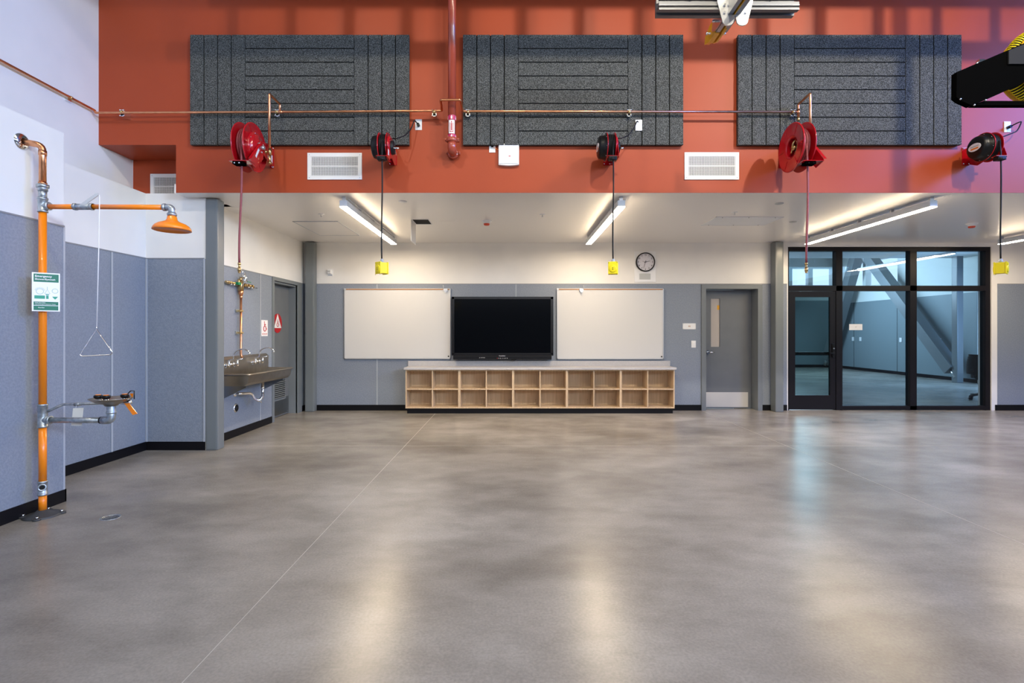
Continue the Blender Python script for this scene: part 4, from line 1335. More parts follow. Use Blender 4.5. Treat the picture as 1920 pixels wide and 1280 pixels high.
def outlet_box(xc, yc, rot, label):
    zt = 2.115
    c = thing('cord_outlet_box', (xc, yc, zt), label, 'outlet box', 'yellow outlet boxes hanging on cords')
    h = 0.122
    w_, d_ = 0.047, 0.042
    q = mb('yellow').box(xc - w_ + 0.006, xc + w_ - 0.006, yc - d_, yc + d_, zt - h - 0.01, zt - 0.018, bev=0.006)
    q.box(xc - w_ - 0.004, xc - w_ + 0.008, yc - d_ - 0.006, yc + d_ + 0.006, zt - h - 0.016, zt - 0.012, bev=0.004)
    q.box(xc + w_ - 0.008, xc + w_ + 0.004, yc - d_ - 0.006, yc + d_ + 0.006, zt - h - 0.016, zt - 0.012, bev=0.004)
    q.build('box_body', parent=c)
    q = mb('yellow').lathe((xc + w_ + 0.004, yc, zt - 0.085), (1, 0, 0), [(0, 0.040), (0.006, 0.040), (0.008, 0.032), (0.008, 0)], 24)
    q.lathe((xc - w_ - 0.004, yc, zt - 0.085), (-1, 0, 0), [(0, 0.040), (0.004, 0.040), (0.006, 0.032), (0.006, 0)], 24)
    q.box(xc + w_ + 0.004, xc + w_ + 0.012, yc - 0.03, yc + 0.03, zt - 0.045, zt - 0.022, bev=0.003)
    q.use('blackp')
    for dz in (-0.078, -0.095):
        q.cyl((xc - w_ - 0.0115, yc, zt + dz), (xc - w_ - 0.0095, yc, zt + dz), 0.005, n=8)
    for sy in (-1, 1):
        for sz in (-0.02, -0.142):
            q.cyl((xc - w_ - 0.0052, yc + sy * 0.042, zt + sz - 0.003), (xc - w_ - 0.0035, yc + sy * 0.042, zt + sz - 0.003), 0.004, n=6)
    q.build('outlet_cover', parent=c)
    mb('greyp').cyl((xc, yc, zt - 0.02), (xc, yc, zt + 0.012), 0.018, n=14).cyl((xc, yc, zt + 0.01), (xc, yc, zt + 0.022), 0.012, n=14).build('strain_relief', parent=c)
    c.rotation_euler = (0, 0, math.radians(rot))
    return c
c0, xc, yc = cord_reel(-1.362, 'small cord reel below the left acoustic panel, between the air grille and the standpipe', 0, 0, 0)
c1 = dup(c0, (1.045, YR, 3.350), 'small cord reel below the middle acoustic panel, cord hanging before the right whiteboard lamp')
c2 = dup(c0, (5.080, YR, 3.350), 'small cord reel at the far right, black cap with a white oval label')
feed(c0, -1.362, X(785, YR), Z(234, YR), 0)
feed(c1, 1.045, X(1197.5, YR), Z(235, YR), 0)
feed(c2, 5.080, X(1888, YR), Z(238, YR), 1)
outlet_box(-1.354, YC, 48, 'yellow outlet box hanging over the left whiteboard')
outlet_box(1.053, YC, 75, 'yellow outlet box hanging over the right whiteboard')
outlet_box(5.088, YC, -52, 'yellow outlet box hanging in front of the right end of the glazing')

# ================================================================== EMERGENCY SHOWER
sx, sy = -3.52, 3.84
sh = thing('emergency_shower', (sx, sy, 0), 'orange pipe emergency shower and eyewash station by the left wall', 'emergency shower')
# base flange
pts = []
q = mb('cast')
q.lathe((sx, sy, 0), (0, 0, 1), [(0, 0.118), (0.008, 0.118), (0.014, 0.10), (0.030, 0.05), (0.045, 0.032), (0.045, 0.0)], 36)
for k in range(4):
    a = k * PI / 2 + 0.45
    q.cyl((sx + 0.112 * math.cos(a), sy + 0.112 * math.sin(a), 0), (sx + 0.112 * math.cos(a), sy + 0.112 * math.sin(a), 0.012), 0.026, n=16)
q.use('chrome')
for k in range(4):
    a = k * PI / 2 + 0.45
    q.cyl((sx + 0.112 * math.cos(a), sy + 0.112 * math.sin(a), 0.012), (sx + 0.112 * math.cos(a), sy + 0.112 * math.sin(a), 0.026), 0.009, n=6)
q.build('base_flange', parent=sh)
def zy(py):
    return Z(py, sy)
q = mb('orange')
for a, b_ in ((0.04, zy(927)), (zy(902), zy(800)), (zy(758), zy(397))):
    q.cyl((sx, sy, a), (sx, sy, b_), 0.0245, n=28)
q.build('pole', parent=sh)
def tee(z0, z1, zc, d, L_, r=0.031, rb=0.026, name='tee', open_=False):
    q = mb('galv').lathe((sx, sy, z0), (0, 0, 1), [(0, 0.025), (0, r + 0.002), (0.012, r + 0.002), (0.014, r - 0.001), (z1 - z0 - 0.014, r - 0.001), (z1 - z0 - 0.012, r + 0.002), (z1 - z0, r + 0.002), (z1 - z0, 0.025)], 28)
    d = Vector(d).normalized()
    p = Vector((sx, sy, zc))
    q.cyl(p, p + d * L_, rb, n=24)
    q.lathe(p + d * (L_ - 0.012), d, [(0, rb), (0, rb + 0.005), (0.014, rb + 0.005), (0.014, rb - 0.006), (0.0, rb - 0.006)], 24)
    if open_:
        q.use('dark').cyl(p + d * (L_ + 0.0005), p + d * (L_ + 0.001), rb - 0.006, n=20)
    q.build(name, parent=sh)
tee(zy(928), zy(901), zy(912), (0.62, -0.78, 0.1), 0.055, r=0.029, rb=0.022, open_=True)
tee(zy(801), zy(757), zy(787), (1, 0, 0), 0.06)
tee(zy(398), zy(371), zy(386.5), (1, 0, 0), 0.05)
q = mb('galv').cyl((sx, sy, zy(372)), (sx, sy, zy(357)), 0.026, n=24)
q.lathe((sx, sy, zy(358)), (0, 0, 1), [(0, 0.026), (0, 0.031), (0.035, 0.031), (0.035, 0.026)], 24)
q.cyl((sx, sy, zy(352)), (sx, sy, zy(346)), 0.040, n=6)
q.build('union', parent=sh)
q = mb('copper').tube([(sx, sy, zy(347)), (sx, sy, 2.775), (-3.64, 3.80, 2.79)], 0.0225, n=20, round_=0.045)
q.cyl((sx, sy, zy(346)), (sx, sy, zy(342)), 0.027, n=20).cyl((sx, sy, 2.70), (sx, sy, 2.735), 0.0255, n=20)
q.build('supply_pipe', parent=sh)
mb('chrome').lathe((-3.64, 3.80, 2.79), (1, 0, 0), [(0, 0.062), (0.004, 0.062), (0.016, 0.045), (0.018, 0.024)], 32).build('escutcheon', parent=sh)
# shower arm
za_ = zy(387.5)
xe = -2.605
q = mb('orange').cyl((sx + 0.05, sy, za_), (-3.245, sy, za_), 0.0185, n=20).cyl((-3.17, sy, za_), (xe, sy, za_ - 0.004), 0.0185, n=20)
q.build('shower_arm', parent=sh)
q = mb('galv').cyl((-3.285, sy, za_), (-3.14, sy, za_), 0.023, n=20).cyl((-3.285, sy, za_), (-3.265, sy, za_), 0.028, n=6).cyl((-3.16, sy, za_), (-3.14, sy, za_), 0.028, n=6)
q.use('aluw').prism([(-3.235, sy - 0.02, za_ + 0.006), (-3.20, sy - 0.02, za_ + 0.0), (-3.085, sy - 0.02, za_ + 0.083), (-3.09, sy - 0.02, za_ + 0.098), (-3.11, sy - 0.02, za_ + 0.094)], (0, 0.006, 0))
q.build('pull_valve', parent=sh)
q = mb('galv').tube([(xe - 0.005, sy, za_ - 0.004), (xe + 0.055, sy, za_ - 0.004), (xe + 0.055, sy, za_ - 0.065)], 0.0235, n=20, round_=0.045)
q.lathe((xe - 0.008, sy, za_ - 0.004), (1, 0, 0), [(0, 0.0), (0, 0.028), (0.016, 0.028), (0.016, 0.02)], 20)
q.lathe((xe + 0.055, sy, za_ - 0.070), (0, 0, 1), [(0, 0), (0, 0.029), (0.012, 0.034), (0.022, 0.029), (0.022, 0.02)], 20)
q.build('elbow', parent=sh)
hx_, hzz = xe + 0.055, za_ - 0.075
q = mb('orange').lathe((hx_, sy, hzz), (0, 0, -1), [(-0.004, 0.0), (-0.004, 0.026), (0.002, 0.032), (0.020, 0.034), (0.034, 0.044), (0.044, 0.066), (0.054, 0.092), (0.068, 0.112), (0.084, 0.123), (0.102, 0.128), (0.104, 0.124), (0.094, 0.117), (0.090, 0.0)], 48)
q.build('shower_head', parent=sh)
# pull rod and triangle
rxx = -3.083
q = mb('label')
ztri = zy(617)
q.tube([(rxx, sy - 0.017, za_ + 0.085), (rxx + 0.004, sy - 0.017, za_ + 0.07), (rxx - 0.004, sy - 0.015, za_ - 0.3), (rxx - 0.022, sy - 0.012, ztri + 0.02)], 0.0035, n=8)
q.use('chrome').tube([(rxx - 0.022, sy - 0.012, ztri + 0.02), (rxx - 0.026, sy - 0.012, ztri), (X(161, sy), sy - 0.055, zy(664)), (X(165, sy), sy - 0.055, zy(667)), (X(199, sy), sy + 0.04, zy(665)), (X(203, sy), sy + 0.04, zy(661)), (rxx - 0.026, sy - 0.012, ztri)], 0.0045, n=8, round_=0.008)
q.build('pull_handle', parent=sh)
# eyewash arm
zw = zy(787.5)
q = mb('galv').cyl((sx + 0.055, sy, zw), (-3.055, sy, zw), 0.0215, n=20)
q.use('blackp').cyl((-3.085, sy, zw), (-3.072, sy, zw), 0.027, n=20).use('galv')
q.tube([(-3.073, sy, zw), (-3.005, sy, zw), (-3.005, sy, zw + 0.085)], 0.0285, n=22, round_=0.055)
q.lathe((-3.005, sy, zw + 0.05), (0, 0, 1), [(0, 0.02), (0, 0.032), (0.012, 0.034), (0.018, 0.029), (0.09, 0.030), (0.10, 0.034)], 24)
q.build('drain_arm', parent=sh)
zv = zy(760)
q = mb('galv').tube([(sx + 0.03, sy + 0.01, zv - 0.045), (sx + 0.10, sy + 0.06, zv), (-2.96, sy + 0.06, zv + 0.012)], 0.0095, n=12, round_=0.02)
q.cyl((-3.33, sy + 0.06, zv), (-3.29, sy + 0.06, zv + 0.001), 0.015, n=6)
q.use('chrome').cyl((-2.97, sy + 0.06, zv + 0.012), (-2.89, sy + 0.04, zv + 0.014), 0.014, n=14).ball((-2.90, sy + 0.04, zv + 0.02), 0.018)
q.use('blackp').cyl((-2.90, sy + 0.03, zv + 0.02), (-2.90, sy + 0.03, zv + 0.07), 0.008, n=8)
q.use('orange').prism([(-2.925, sy + 0.02, zv + 0.015), (-2.885, sy + 0.02, zv + 0.010), (-2.825, sy + 0.02, zv - 0.065), (-2.86, sy + 0.02, zv - 0.075)], (0, 0.004, 0.0))
q.build('supply_valve', parent=sh)
bx, bz = -3.005, zy(758)
q = mb('stainless').lathe((bx, sy, bz), (0, 0, 1), [(-0.01, 0.0), (-0.01, 0.04), (0.004, 0.05), (0.020, 0.10), (0.040, 0.130), (0.048, 0.140), (0.050, 0.137), (0.042, 0.125), (0.024, 0.095), (0.010, 0.05), (0.006, 0.0)], 40)
q.build('eyewash_bowl', parent=sh)
for k, (dx, dy) in enumerate(((-0.075, -0.03), (0.0, -0.05), (0.085, 0.02))):
    q = mb('chrome').cyl((bx + dx * 0.6, sy + dy * 0.6, bz + 0.01), (bx + dx, sy + dy, bz + 0.05), 0.012, n=12)
    q.use('blackp').lathe((bx + dx, sy + dy, bz + 0.046), (0, 0, 1), [(0, 0.0), (0, 0.016), (0.010, 0.027), (0.024, 0.028), (0.028, 0.022), (0.028, 0)], 20)
    q.use('orange').cyl((bx + dx, sy + dy, bz + 0.074), (bx + dx, sy + dy, bz + 0.078), 0.018, n=16)
    q.build('spray_head', parent=sh)
q = mb('blackp').tube([(bx + 0.075, sy + 0.06, bz + 0.07), (bx + 0.10, sy + 0.06, bz + 0.095), (bx + 0.142, sy + 0.04, bz + 0.097), (bx + 0.142, sy + 0.04, bz + 0.035)], 0.004, n=6)
q.use('orange').prism([(bx + 0.10, sy + 0.05, bz + 0.075), (bx + 0.135, sy + 0.04, bz + 0.078), (bx + 0.128, sy + 0.04, bz + 0.045)], (0, 0.003, 0))
q.build('push_flag', parent=sh)
q = mb('tag').prism([(-3.335, sy + 0.05, zy(767)), (-3.255, sy + 0.05, zy(766)), (-3.265, sy + 0.045, zy(800)), (-3.345, sy + 0.045, zy(800))], (0, 0.001, 0))
q.use('label').tube([(-3.315, sy + 0.05, zy(768)), (-3.31, sy + 0.05, zy(761)), (-3.295, sy + 0.052, zy(758.5)), (-3.28, sy + 0.07, zy(762))], 0.0015, n=6, round_=0.01)
q.build('inspection_tag', parent=sh)
# sign on the pole
sg = thing('emergency_sign', (sx + 0.06, sy - 0.03, Z(585, 3.8)), 'green and white emergency shower and eyewash sign on the orange pole', 'sign')
right = Vector((0.75, 0.66, 0)).normalized()
out = Vector((right.y, -right.x, 0))
R_ = Matrix(((right.x, 0, out.x), (right.y, 0, out.y), (0, 1, 0)))
c_ = Vector((-3.467, 3.81, Z(547.5, 3.81)))
SW, SH = 0.155, 0.286
def sp_(u, v, o=0.0):
    return c_ + right * u + Vector((0, 0, v)) + out * o
def srect(q, u0, u1, v0, v1, o=0.0031, th=0.0006):
    q.prism([sp_(u0, v0, o), sp_(u1, v0, o), sp_(u1, v1, o), sp_(u0, v1, o)], out * th)
q = mb('label')
srect(q, -SW / 2, SW / 2, -SH / 2, SH / 2, 0, 0.003)
q.use('galv').tube([sp_(0.0, 0.10, 0), sp_(0.0, 0.10, -0.02)], 0.006, n=8).tube([sp_(0.0, -0.10, 0), sp_(0.0, -0.10, -0.02)], 0.006, n=8)
q.build('sign_plate', parent=sg)
q = mb('signgreen')
srect(q, -0.068, 0.070, 0.074, 0.134)
srect(q, -0.068, 0.068, -0.098, -0.072)
srect(q, -0.068, 0.068, -0.135, -0.102)
q.use('signmint')
srect(q, -0.064, -0.006, -0.050, -0.026)
srect(q, 0.0, 0.014, -0.050, -0.026)
q.prism([sp_(0.034, -0.032, 0.0031), sp_(0.066, -0.032, 0.0031), sp_(0.060, -0.042, 0.0031), sp_(0.050, -0.054, 0.0031), (sp_(0.040, -0.042, 0.0031))], out * 0.0006)
def ringp(u, v, r, w_=0.0011, n=24):
    q.tube([sp_(u + r * math.cos(2 * PI * i / n), v + r * math.sin(2 * PI * i / n), 0.0033) for i in range(n)], w_, n=4, closed=True)
ringp(-0.034, 0.004, 0.020)
ringp(0.050, 0.010, 0.0165)
for i in range(-5, 6):
    a = math.radians(90 + i * 14)
    q.tube([sp_(-0.034 + 0.023 * math.cos(a), 0.004 + 0.023 * math.sin(a), 0.0033), sp_(-0.034 + 0.031 * math.cos(a), 0.004 + 0.031 * math.sin(a), 0.0033)], 0.0007, n=4)
q.tube([sp_(0.007, 0.04, 0.0033), sp_(0.007, 0.018, 0.0033)], 0.0011, n=4)
q.tube([sp_(0.007, 0.020, 0.0033), sp_(-0.008, -0.012, 0.0033), sp_(0.022, -0.012, 0.0033)], 0.0011, n=4, closed=True)
q.prism([sp_(-0.004, -0.016, 0.0031), sp_(0.018, -0.016, 0.0031), sp_(0.014, -0.023, 0.0031), sp_(0.0, -0.023, 0.0031)], out * 0.0006)
q.use('label')
q.text('Emergency', sp_(-0.061, 0.116, 0.0042), 0.021, R_, align='LEFT', bold=True)
q.text('Shower/Eyewash', sp_(-0.061, 0.094, 0.0042), 0.0165, R_, align='LEFT', bold=True)
q.text('Keep Area Clear', sp_(-0.061, -0.079, 0.0042), 0.0085, R_, align='LEFT', bold=True)
q.text('Test All Emergency Equipment Weekly', sp_(-0.061, -0.090, 0.0042), 0.0072, R_, align='LEFT', bold=True)
q.text('Guardian', sp_(-0.044, -0.116, 0.0042), 0.0095, R_, align='LEFT', bold=True)
q.use('signmint')
ringp(-0.055, -0.116, 0.0055, 0.0009)
q.build('lettering', parent=sg)
# floor drain
dx, dy = -2.98, 3.80
c = thing('floor_drain', (dx, dy, 0), 'small round floor drain in the concrete near the shower', 'drain')
q = mb('galv').lathe((dx, dy, 0), (0, 0, 1), [(0, 0.066), (0.002, 0.066), (0.002, 0.058), (0.0006, 0.058), (0.0006, 0)], 32)
q.build('drain_ring', parent=c)
q = mb('dark')
for i in range(-4, 5):
    for j in range(-4, 5):
        if (i * i + j * j) < 18:
            q.cyl((dx + i * 0.0125, dy + j * 0.0125, 0.0006), (dx + i * 0.0125, dy + j * 0.0125, 0.0011), 0.0042, n=8)
q.build('drain_grate', parent=c)

# ================================================================== SINK
SY0, SY1 = 6.31, 7.57
xl_, xf = XS + 0.012, -3.24
zl = 0.845
sk = thing('trough_sink', (-3.45, 6.95, 0.56), 'stainless steel trough sink on the panelled side wall', 'sink')
q = mb('stainless')
# basin shell: outer and inner box with sloped front
t_ = 0.006
prof_out = [(xl_, zl), (xf - 0.012, zl), (xf - 0.03, 0.74), (xf - 0.07, 0.705), (xl_, 0.705)]
prof_in = [(xl_ + t_, zl), (xf - 0.028, zl), (xf - 0.042, 0.745), (xf - 0.08, 0.712), (xl_ + t_, 0.712)]
yo0, yo1, yi0, yi1 = SY0 + 0.02, SY1 - 0.02, SY0 + 0.035, SY1 - 0.035
A = [[q.bm.verts.new((a, y, b_)) for a, b_ in pr] for y, pr in ((yo0, prof_out), (yo1, prof_out), (yi0, prof_in), (yi1, prof_in))]
n = 5
for i in range(1, n):
    pass
def strip(P_, Q_):
    for i in range(len(P_) - 1):
        q._f([P_[i], P_[i + 1], Q_[i + 1], Q_[i]])
strip(A[0][1:], A[1][1:])
strip(A[2][1:] , A[3][1:])
q._f(A[0]); q._f(A[1]); q._f(A[2]); q._f(A[3])
q.build('basin', parent=sk)
q = mb('stainless')
# rolled rim
q.tube([(xl_ + 0.02, SY0 + 0.012, zl), (xf, SY0 + 0.012, zl), (xf, SY1 - 0.012, zl), (xl_ + 0.02, SY1 - 0.012, zl)], 0.014, n=12, round_=0.03)
q.box(xf - 0.030, xf, SY0 + 0.012, SY1 - 0.012, zl - 0.002, zl + 0.004)
q.box(xl_, xf, SY0 + 0.005, SY0 + 0.036, zl - 0.002, zl + 0.004).box(xl_, xf, SY1 - 0.036, SY1 - 0.005, zl - 0.002, zl + 0.004)
q.build('rim', parent=sk)
q = mb('stainless').box(XS + 0.008, XS + 0.045, SY0, SY1, 0.80, 1.03)
q.prism([(XS + 0.008, SY0, 1.03), (XS + 0.045, SY0, 1.03), (XS + 0.008, SY0, 1.062)], (0, SY1 - SY0, 0))
q.build('backsplash', parent=sk)
for y in (SY0 + 0.10, SY1 - 0.13):
    mb('kick_dark').prism([(XS + 0.01, y, 0.705), (xf - 0.09, y, 0.705), (xf - 0.09, y, 0.68), (XS + 0.01, y, 0.53)], (0, 0.02, 0)).build('support_bracket', parent=sk)
# drain trap
ty, tx = 7.02, -3.42
q = mb('chrome')
q.tube([(tx, ty, 0.71), (tx, ty, 0.49), (tx - 0.03, ty - 0.03, 0.435), (tx - 0.07, ty - 0.08, 0.47), (tx - 0.09, ty - 0.12, 0.55), (-3.58, 6.72, 0.565), (-3.638, 6.72, 0.565)], 0.019, n=16, round_=0.035)
q.cyl((tx, ty, 0.60), (tx, ty, 0.625), 0.025, n=12).cyl((tx - 0.01, ty - 0.01, 0.41), (tx - 0.03, ty - 0.03, 0.45), 0.01, n=8)
q.lathe((-3.638, 6.72, 0.565), (1, 0, 0), [(0, 0.042), (0.004, 0.042), (0.018, 0.03), (0.02, 0.018)], 24)
for y in (6.72, 7.18):
    q.cyl((-3.58, y, 0.68), (-3.58, y, 0.72), 0.02, n=12).cyl((-3.58, y, 0.69), (-3.54, y, 0.69), 0.012, n=10)
q.build('drain_trap', parent=sk)
# faucets
def faucet(y, label):
    x = XS + 0.045
    z = 0.965
    c = thing('faucet', (x, y, z), label, 'faucet', 'gooseneck faucets on the sink backsplash')
    q = mb('chrome')
    q.tube([(x + 0.045, y - 0.105, z), (x + 0.045, y + 0.105, z)], 0.012, n=12)
    q.ball((x + 0.045, y, z), 0.022)
    q.build('body', parent=c)
    for s_ in (-1, 1):
        q = mb('chrome')
        q.cyl((x, y + s_ * 0.10, z - 0.012), (x + 0.055, y + s_ * 0.10, z - 0.006), 0.017, n=14)
        q.cyl((x, y + s_ * 0.10, z - 0.012), (x + 0.006, y + s_ * 0.10, z - 0.012), 0.030, n=18)
        q.cyl((x + 0.045, y + s_ * 0.10, z - 0.03), (x + 0.045, y + s_ * 0.10, z + 0.045), 0.014, n=12)
        q.tube([(x + 0.045, y + s_ * 0.10, z + 0.045), (x + 0.050, y + s_ * 0.10, z + 0.055), (x + 0.105, y + s_ * 0.115, z + 0.062)], 0.007, n=8)
        q.build('handle', parent=c)
    q = mb('chrome')
    pts = [(x + 0.045, y, z), (x + 0.045, y, z + 0.085)]
    for i in range(13):
        a = PI - i * (PI * 0.80) / 12
        pts.append((x + 0.157 + 0.112 * math.cos(a), y, z + 0.10 + 0.092 * math.sin(a)))
    q.tube(pts, 0.009, n=12)
    e = Vector(pts[-1])
    q.cyl(e, e + Vector((0.006, 0, -0.035)), 0.011, n=12)
    q.build('spout', parent=c)
    return c
f0 = faucet(6.53, 'chrome gooseneck faucet at the near end of the sink, half behind the column')
dup(f0, (XS + 0.045, 7.20, 0.965), 'chrome gooseneck faucet at the far end of the sink')
# cleanout
o = mb('chrome').lathe((XS + 0.006, 6.75, 0.375), (1, 0, 0), [(0, 0.062), (0.004, 0.062), (0.010, 0.046)], 28).use('blackp').cyl((XS + 0.006, 6.75, 0.375), (XS + 0.014, 6.75, 0.375), 0.05, n=24).use('chrome').cyl((XS + 0.014, 6.75, 0.375), (XS + 0.02, 6.75, 0.375), 0.008, n=8).build('wall_cleanout')
tag(o, 'round black and chrome cleanout cover on the wall below the sink', 'cleanout cover')
# gas / air station above the sink
gx, gy = XS + 0.055, 6.78
gs = thing('service_valve_station', (gx, gy, 1.0), 'brass valve manifold on a vertical copper pipe above the sink', 'valve station')
q = mb('copper').tube([(gx, gy, 1.90), (gx, gy, 1.07), (gx + 0.02, gy, 1.035)], 0.0145, n=14, round_=0.03)
q.cyl((gx, gy, 1.82), (gx, gy, 1.86), 0.020).lathe((gx, gy, 1.86), (0, 0, 1), [(0, 0.018), (0.02, 0.030), (0.07, 0.034), (0.07, 0.0)], 20)
q.build('feed_pipe', parent=gs)
for z in (1.655, 1.365):
    q = mb('brass').cyl((gx, gy, z - 0.015), (gx, gy, z + 0.015), 0.021, n=14).box(XS + 0.006, gx, gy - 0.03, gy - 0.01, z - 0.012, z + 0.012).box(gx - 0.012, gx + 0.016, gy - 0.05, gy + 0.04, z - 0.010, z + 0.010, bev=0.003)
    q.use('galv').box(XS + 0.006, XS + 0.016, gy - 0.06, gy + 0.03, z - 0.022, z + 0.022)
    q.build('pipe_clamp', parent=gs)
q = mb('brass')
zc = 2.0
q.cyl((gx, gy, 1.92), (gx, gy, 2.05), 0.036, n=8).cyl((gx, gy, 2.05), (gx, gy, 2.10), 0.018, n=12)
q.cyl((gx, gy - 0.36, zc + 0.01), (gx, gy + 0.32, zc - 0.005), 0.013, n=12)
for y, r in ((-0.30, 0.022), (-0.24, 0.020), (-0.12, 0.026), (-0.06, 0.022), (0.09, 0.026), (0.14, 0.022), (0.20, 0.026), (0.24, 0.020), (0.30, 0.024)):
    q.cyl((gx, gy + y - 0.014, zc + 0.005), (gx, gy + y + 0.014, zc + 0.004), r, n=6)
q.cyl((gx, gy - 0.05, zc), (gx, gy - 0.05, zc + 0.07), 0.014, n=10)
q.build('manifold', parent=gs)
q = mb('green').box(gx - 0.008, gx + 0.045, gy - 0.145, gy - 0.075, zc - 0.012, zc + 0.022, bev=0.006)
q.box(gx + 0.03, gx + 0.04, gy + 0.10, gy + 0.19, zc + 0.045, zc + 0.055)
q.build('valve_handle', parent=gs)['label'] = 'green lever handles'
q = mb('chrome')
q.tube([(gx + 0.03, gy - 0.02, zc - 0.02), (gx + 0.06, gy, zc + 0.08), (gx + 0.04, gy + 0.02, zc + 0.16)], 0.012, n=8)
q.tube([(gx + 0.05, gy + 0.02, zc + 0.12), (gx + 0.05, gy + 0.06, zc + 0.05)], 0.009, n=8)
q.ball((gx + 0.035, gy, zc + 0.11), 0.026).cyl((gx + 0.02, gy, zc + 0.12), (gx + 0.02, gy, zc + 0.21), 0.010)
q.cyl((gx, gy + 0.32, zc - 0.005), (gx, gy + 0.42, zc - 0.008), 0.011, n=10).cyl((gx, gy + 0.33, zc - 0.005), (gx, gy + 0.35, zc - 0.005), 0.016, n=6)
for y in (-0.27, -0.20, 0.16, 0.25):
    q.ball((gx + 0.02, gy + y, zc - 0.02), 0.014, seg=8)
q.build('chrome_fitting', parent=gs)

# ================================================================== OVERHEAD EQUIPMENT (top of the frame)
# exhaust rail under a cross strut
ec = thing('overhead_rail', (1.775, 3.6, 3.9), 'aluminium overhead rail with ochre end stop hanging at the top of the frame', 'overhead rail')
zr = 3.925
q = mb('rail')
def railbox(q, x0, x1, z0, z1, y0=1.6, y1=4.36):
    q.prism([(x0, y1, z0), (x1, y1, z0), (x1, y1, z1), (x0, y1, z1)], (-0.02, y0 - y1, -0.04))
railbox(q, 1.735, 1.768, zr, zr + 0.13)
railbox(q, 1.792, 1.830, zr, zr + 0.13)
railbox(q, 1.735, 1.830, zr + 0.11, zr + 0.135)
q.use('dark')
railbox(q, 1.768, 1.783, zr + 0.02, zr + 0.10)
q.use('ochre')
railbox(q, 1.783, 1.789, zr - 0.004, zr + 0.09)
q.build('rail_profile', parent=ec)
q = mb('ochre')
q.prism([(1.728, 4.36, zr + 0.13), (1.728, 4.36, zr - 0.004), (1.728, 4.50, zr - 0.004), (1.728, 4.60, zr + 0.03), (1.728, 4.58, zr + 0.09), (1.728, 4.48, zr + 0.13)], (0.042, 0, 0))
q.prism([(1.790, 4.30, zr + 0.10), (1.790, 4.30, zr - 0.004), (1.790, 4.50, zr - 0.004), (1.790, 4.58, zr + 0.03), (1.790, 4.54, zr + 0.09), (1.790, 4.46, zr + 0.10)], (0.018, 0, 0))
q.use('chrome').cyl((1.70, 4.46, zr + 0.05), (1.85, 4.46, zr + 0.05), 0.009, n=10).ball((1.70, 4.46, zr + 0.05), 0.014, seg=8).ball((1.85, 4.46, zr + 0.05), 0.014, seg=8)
q.build('end_stop', parent=ec)
ys = 4.10
q = mb('alu')
def plate2(x0, s_):
    pts = [(x0 - 0.09, ys, 4.16), (x0 - 0.085, ys, 4.02), (x0 - 0.05, ys, 3.885)]
    for i in range(9):
        a = PI + 0.25 + i * (PI - 0.5) / 8
        pts.append((x0 + 0.045 * math.cos(a), ys, 3.865 + 0.035 * math.sin(a)))
    pts += [(x0 + 0.05, ys, 3.885), (x0 + 0.085, ys, 4.02), (x0 + 0.09, ys, 4.16)]
    return pts
q.prism(plate2(1.73, 1), (0, 0.012, 0))
q.prism(plate2(1.845, 1), (0, 0.012, 0))
q.use('chrome')
for x in (1.70, 1.735, 1.87):
    for z in (3.93, 3.99):
        q.cyl((x, ys - 0.012, z), (x, ys, z), 0.010, n=6)
q.build('hanger_plate', parent=ec)
q = mb('chrome').cyl((1.69, 4.33, zr + 0.08), (1.735, 4.33, zr + 0.08), 0.012, n=10)
q.use('alu').prism([(1.726, 4.20, zr + 0.135), (1.726, 4.20, zr + 0.01), (1.726, 4.36, zr + 0.01), (1.726, 4.43, zr + 0.05), (1.726, 4.40, zr + 0.135)], (0.008, 0, 0))
q.build('side_bracket', parent=ec)
st = thing('cross_strut', (1.76, 4.15, 3.97), 'grey aluminium cross strut carrying the overhead rail', 'strut')
q = mb('strut')
xa2, xb2 = X(1236.5, ys), X(1500.5, ys)
q.box(xa2, xb2, ys + 0.014, ys + 0.05, 3.965, 4.03)
q.box(xa2, xb2, ys + 0.014, ys + 0.12, 3.985, 3.995).box(xa2, xb2, ys + 0.09, ys + 0.13, 3.965, 4.10).box(xa2, xb2, ys + 0.014, ys + 0.03, 4.045, 4.11)
q.use('rail').box(xa2, xb2, ys + 0.010, ys + 0.014, 4.000, 4.006).box(xa2, xb2, ys + 0.010, ys + 0.014, 3.965, 3.970)
q.build('strut_profile', parent=st)
for x in (1.45, 2.1):
    mb('galv').cyl((x, ys + 0.07, 4.03), (x, ys + 0.07, 7.0), 0.008, n=8).build('hanger_rod', parent=st)

# exhaust hose reel at the right edge
ya = 4.02
er = thing('exhaust_hose_reel', (X(1900, ya), 4.2, Z(190, ya)), 'black bracket with a big yellow hose drum at the top right', 'exhaust reel')
q = mb('duct_black')
poly = [(1794, 135), (1793.5, 182), (1801, 188), (1822, 197.5), (1872, 176), (1975, 130), (1975, 57), (1888.7, 94.5)]
q.prism([(X(a, ya), ya, Z(b_, ya)) for a, b_ in poly], (0, 0.05, 0))
poly2 = [(1826, 196), (1846, 188), (1985, 188), (1985, 196)]
q.prism([(X(a, ya), ya + 0.01, Z(b_, ya)) for a, b_ in poly2], (0, 0.05, 0))
q.use('greyp').use('dark')
q.build('bracket', parent=er)
q = mb('darkgrey')
q.box(X(1889, ya), X(1990, ya), ya - 0.012, ya - 0.002, Z(121, ya), Z(97, ya))
q.prism([(X(1889, ya), ya - 0.012, Z(97, ya)), (X(1990, ya), ya - 0.012, Z(97, ya)), (X(1990, ya), ya - 0.012, Z(55, ya)), (X(1889, ya), ya - 0.012, Z(96, ya))], (0, 0.01, 0))
q.build('cover_plate', parent=er)
q = mb('chrome')
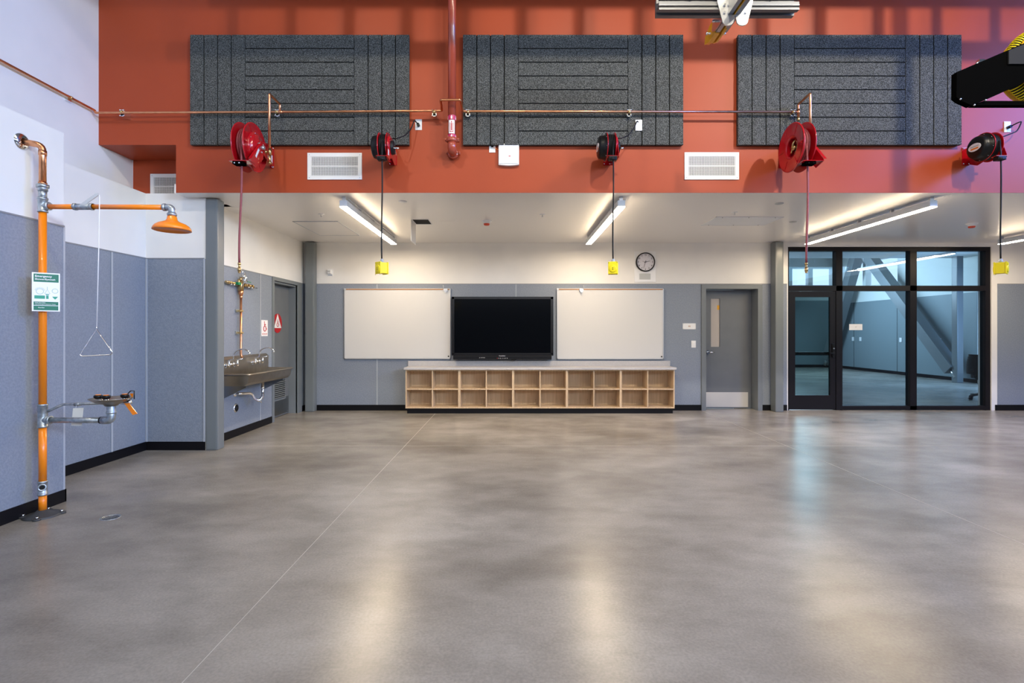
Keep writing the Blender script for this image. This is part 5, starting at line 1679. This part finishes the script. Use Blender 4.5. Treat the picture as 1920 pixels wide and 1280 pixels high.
for a, b_ in ((1826, 197), (1847, 188), (1800, 186)):
    q.ball((X(a, ya), ya - 0.004, Z(b_, ya)), 0.008, seg=8)
q.tube([(X(1815, 4.2), 4.15, Z(130, 4.15)), (X(1822, 4.2), 4.15, Z(117, 4.15)), (X(1836, 4.2), 4.15, Z(116, 4.15))], 0.010, n=8, round_=0.02)
q.box(X(1824, 4.2), X(1835, 4.2), 4.14, 4.17, Z(117, 4.15), Z(112, 4.15))
q.tube([(X(1822, 4.1), 4.1, Z(196, 4.1)), (X(1828, 4.1), 4.1, Z(201, 4.1)), (X(1838, 4.1), 4.1, Z(196, 4.1))], 0.008, n=8)
q.build('fastener', parent=er)
yd = 4.30
xd, zd = X(1948, yd), Z(127, yd)
q = mb('ochre').lathe((xd, yd - 0.12, zd), (0, 1, 0), [(0.0, 0.10), (0.01, 0.265), (0.018, 0.288), (0.010, 0.288), (0.002, 0.265), (-0.008, 0.10)], 48, closed=True)
q.lathe((xd, yd + 0.05, zd), (0, 1, 0), [(0.0, 0.10), (0.01, 0.29), (0.018, 0.29), (0.008, 0.10)], 48, closed=True)
q.cyl((xd, yd - 0.12, zd), (xd, yd + 0.06, zd), 0.10, n=24)
q.use('dark')
for k in range(8):
    a = k * PI / 4 + 0.15
    u = Vector((math.cos(a), 0, math.sin(a)))
    q.cyl(Vector((xd, yd - 0.125, zd)) + u * 0.22, Vector((xd, yd - 0.108, zd)) + u * 0.22, 0.012, n=8)
q.build('drum', parent=er)
# corrugated hose wound on the drum
q = mb('dark').torus((xd, yd - 0.02, zd), (0, 1, 0), 0.268, 0.045, 48, 12)
q.use('yellow')
n = 84
for k in range(n):
    a = 2 * PI * k / n
    c = Vector((xd + 0.268 * math.cos(a), yd - 0.02, zd + 0.268 * math.sin(a)))
    q.torus(c, (-math.sin(a), 0.12, math.cos(a)), 0.048, 0.0048, 16, 6)
q.build('corrugated_hose', parent=er)
q = mb('steel_paint').box(X(1965, 4.3), X(1965, 4.3) + 0.12, 4.24, 4.36, Z(60, 4.3), 7.0)
q.build('hanger_post', parent=er)

# high bay lamps above the frame
for k, (x, y, pw) in enumerate(HB):
    c = thing('high_bay_fixture', (x, y, 6.6), ('left', 'middle', 'right')[k] + ' high bay lamp above the hall floor', 'ceiling light')
    mb('lampw').box(x - 0.3, x + 0.3, y - 0.3, y + 0.3, 6.63, 6.72, bev=0.01).build('housing', parent=c)
    mb('emit_hb').box(x - 0.25, x + 0.25, y - 0.25, y + 0.25, 6.618, 6.629).build('lens', parent=c)
    mb('galv').cyl((x, y, 6.72), (x, y, 7.0), 0.01, n=8).build('hanger', parent=c)
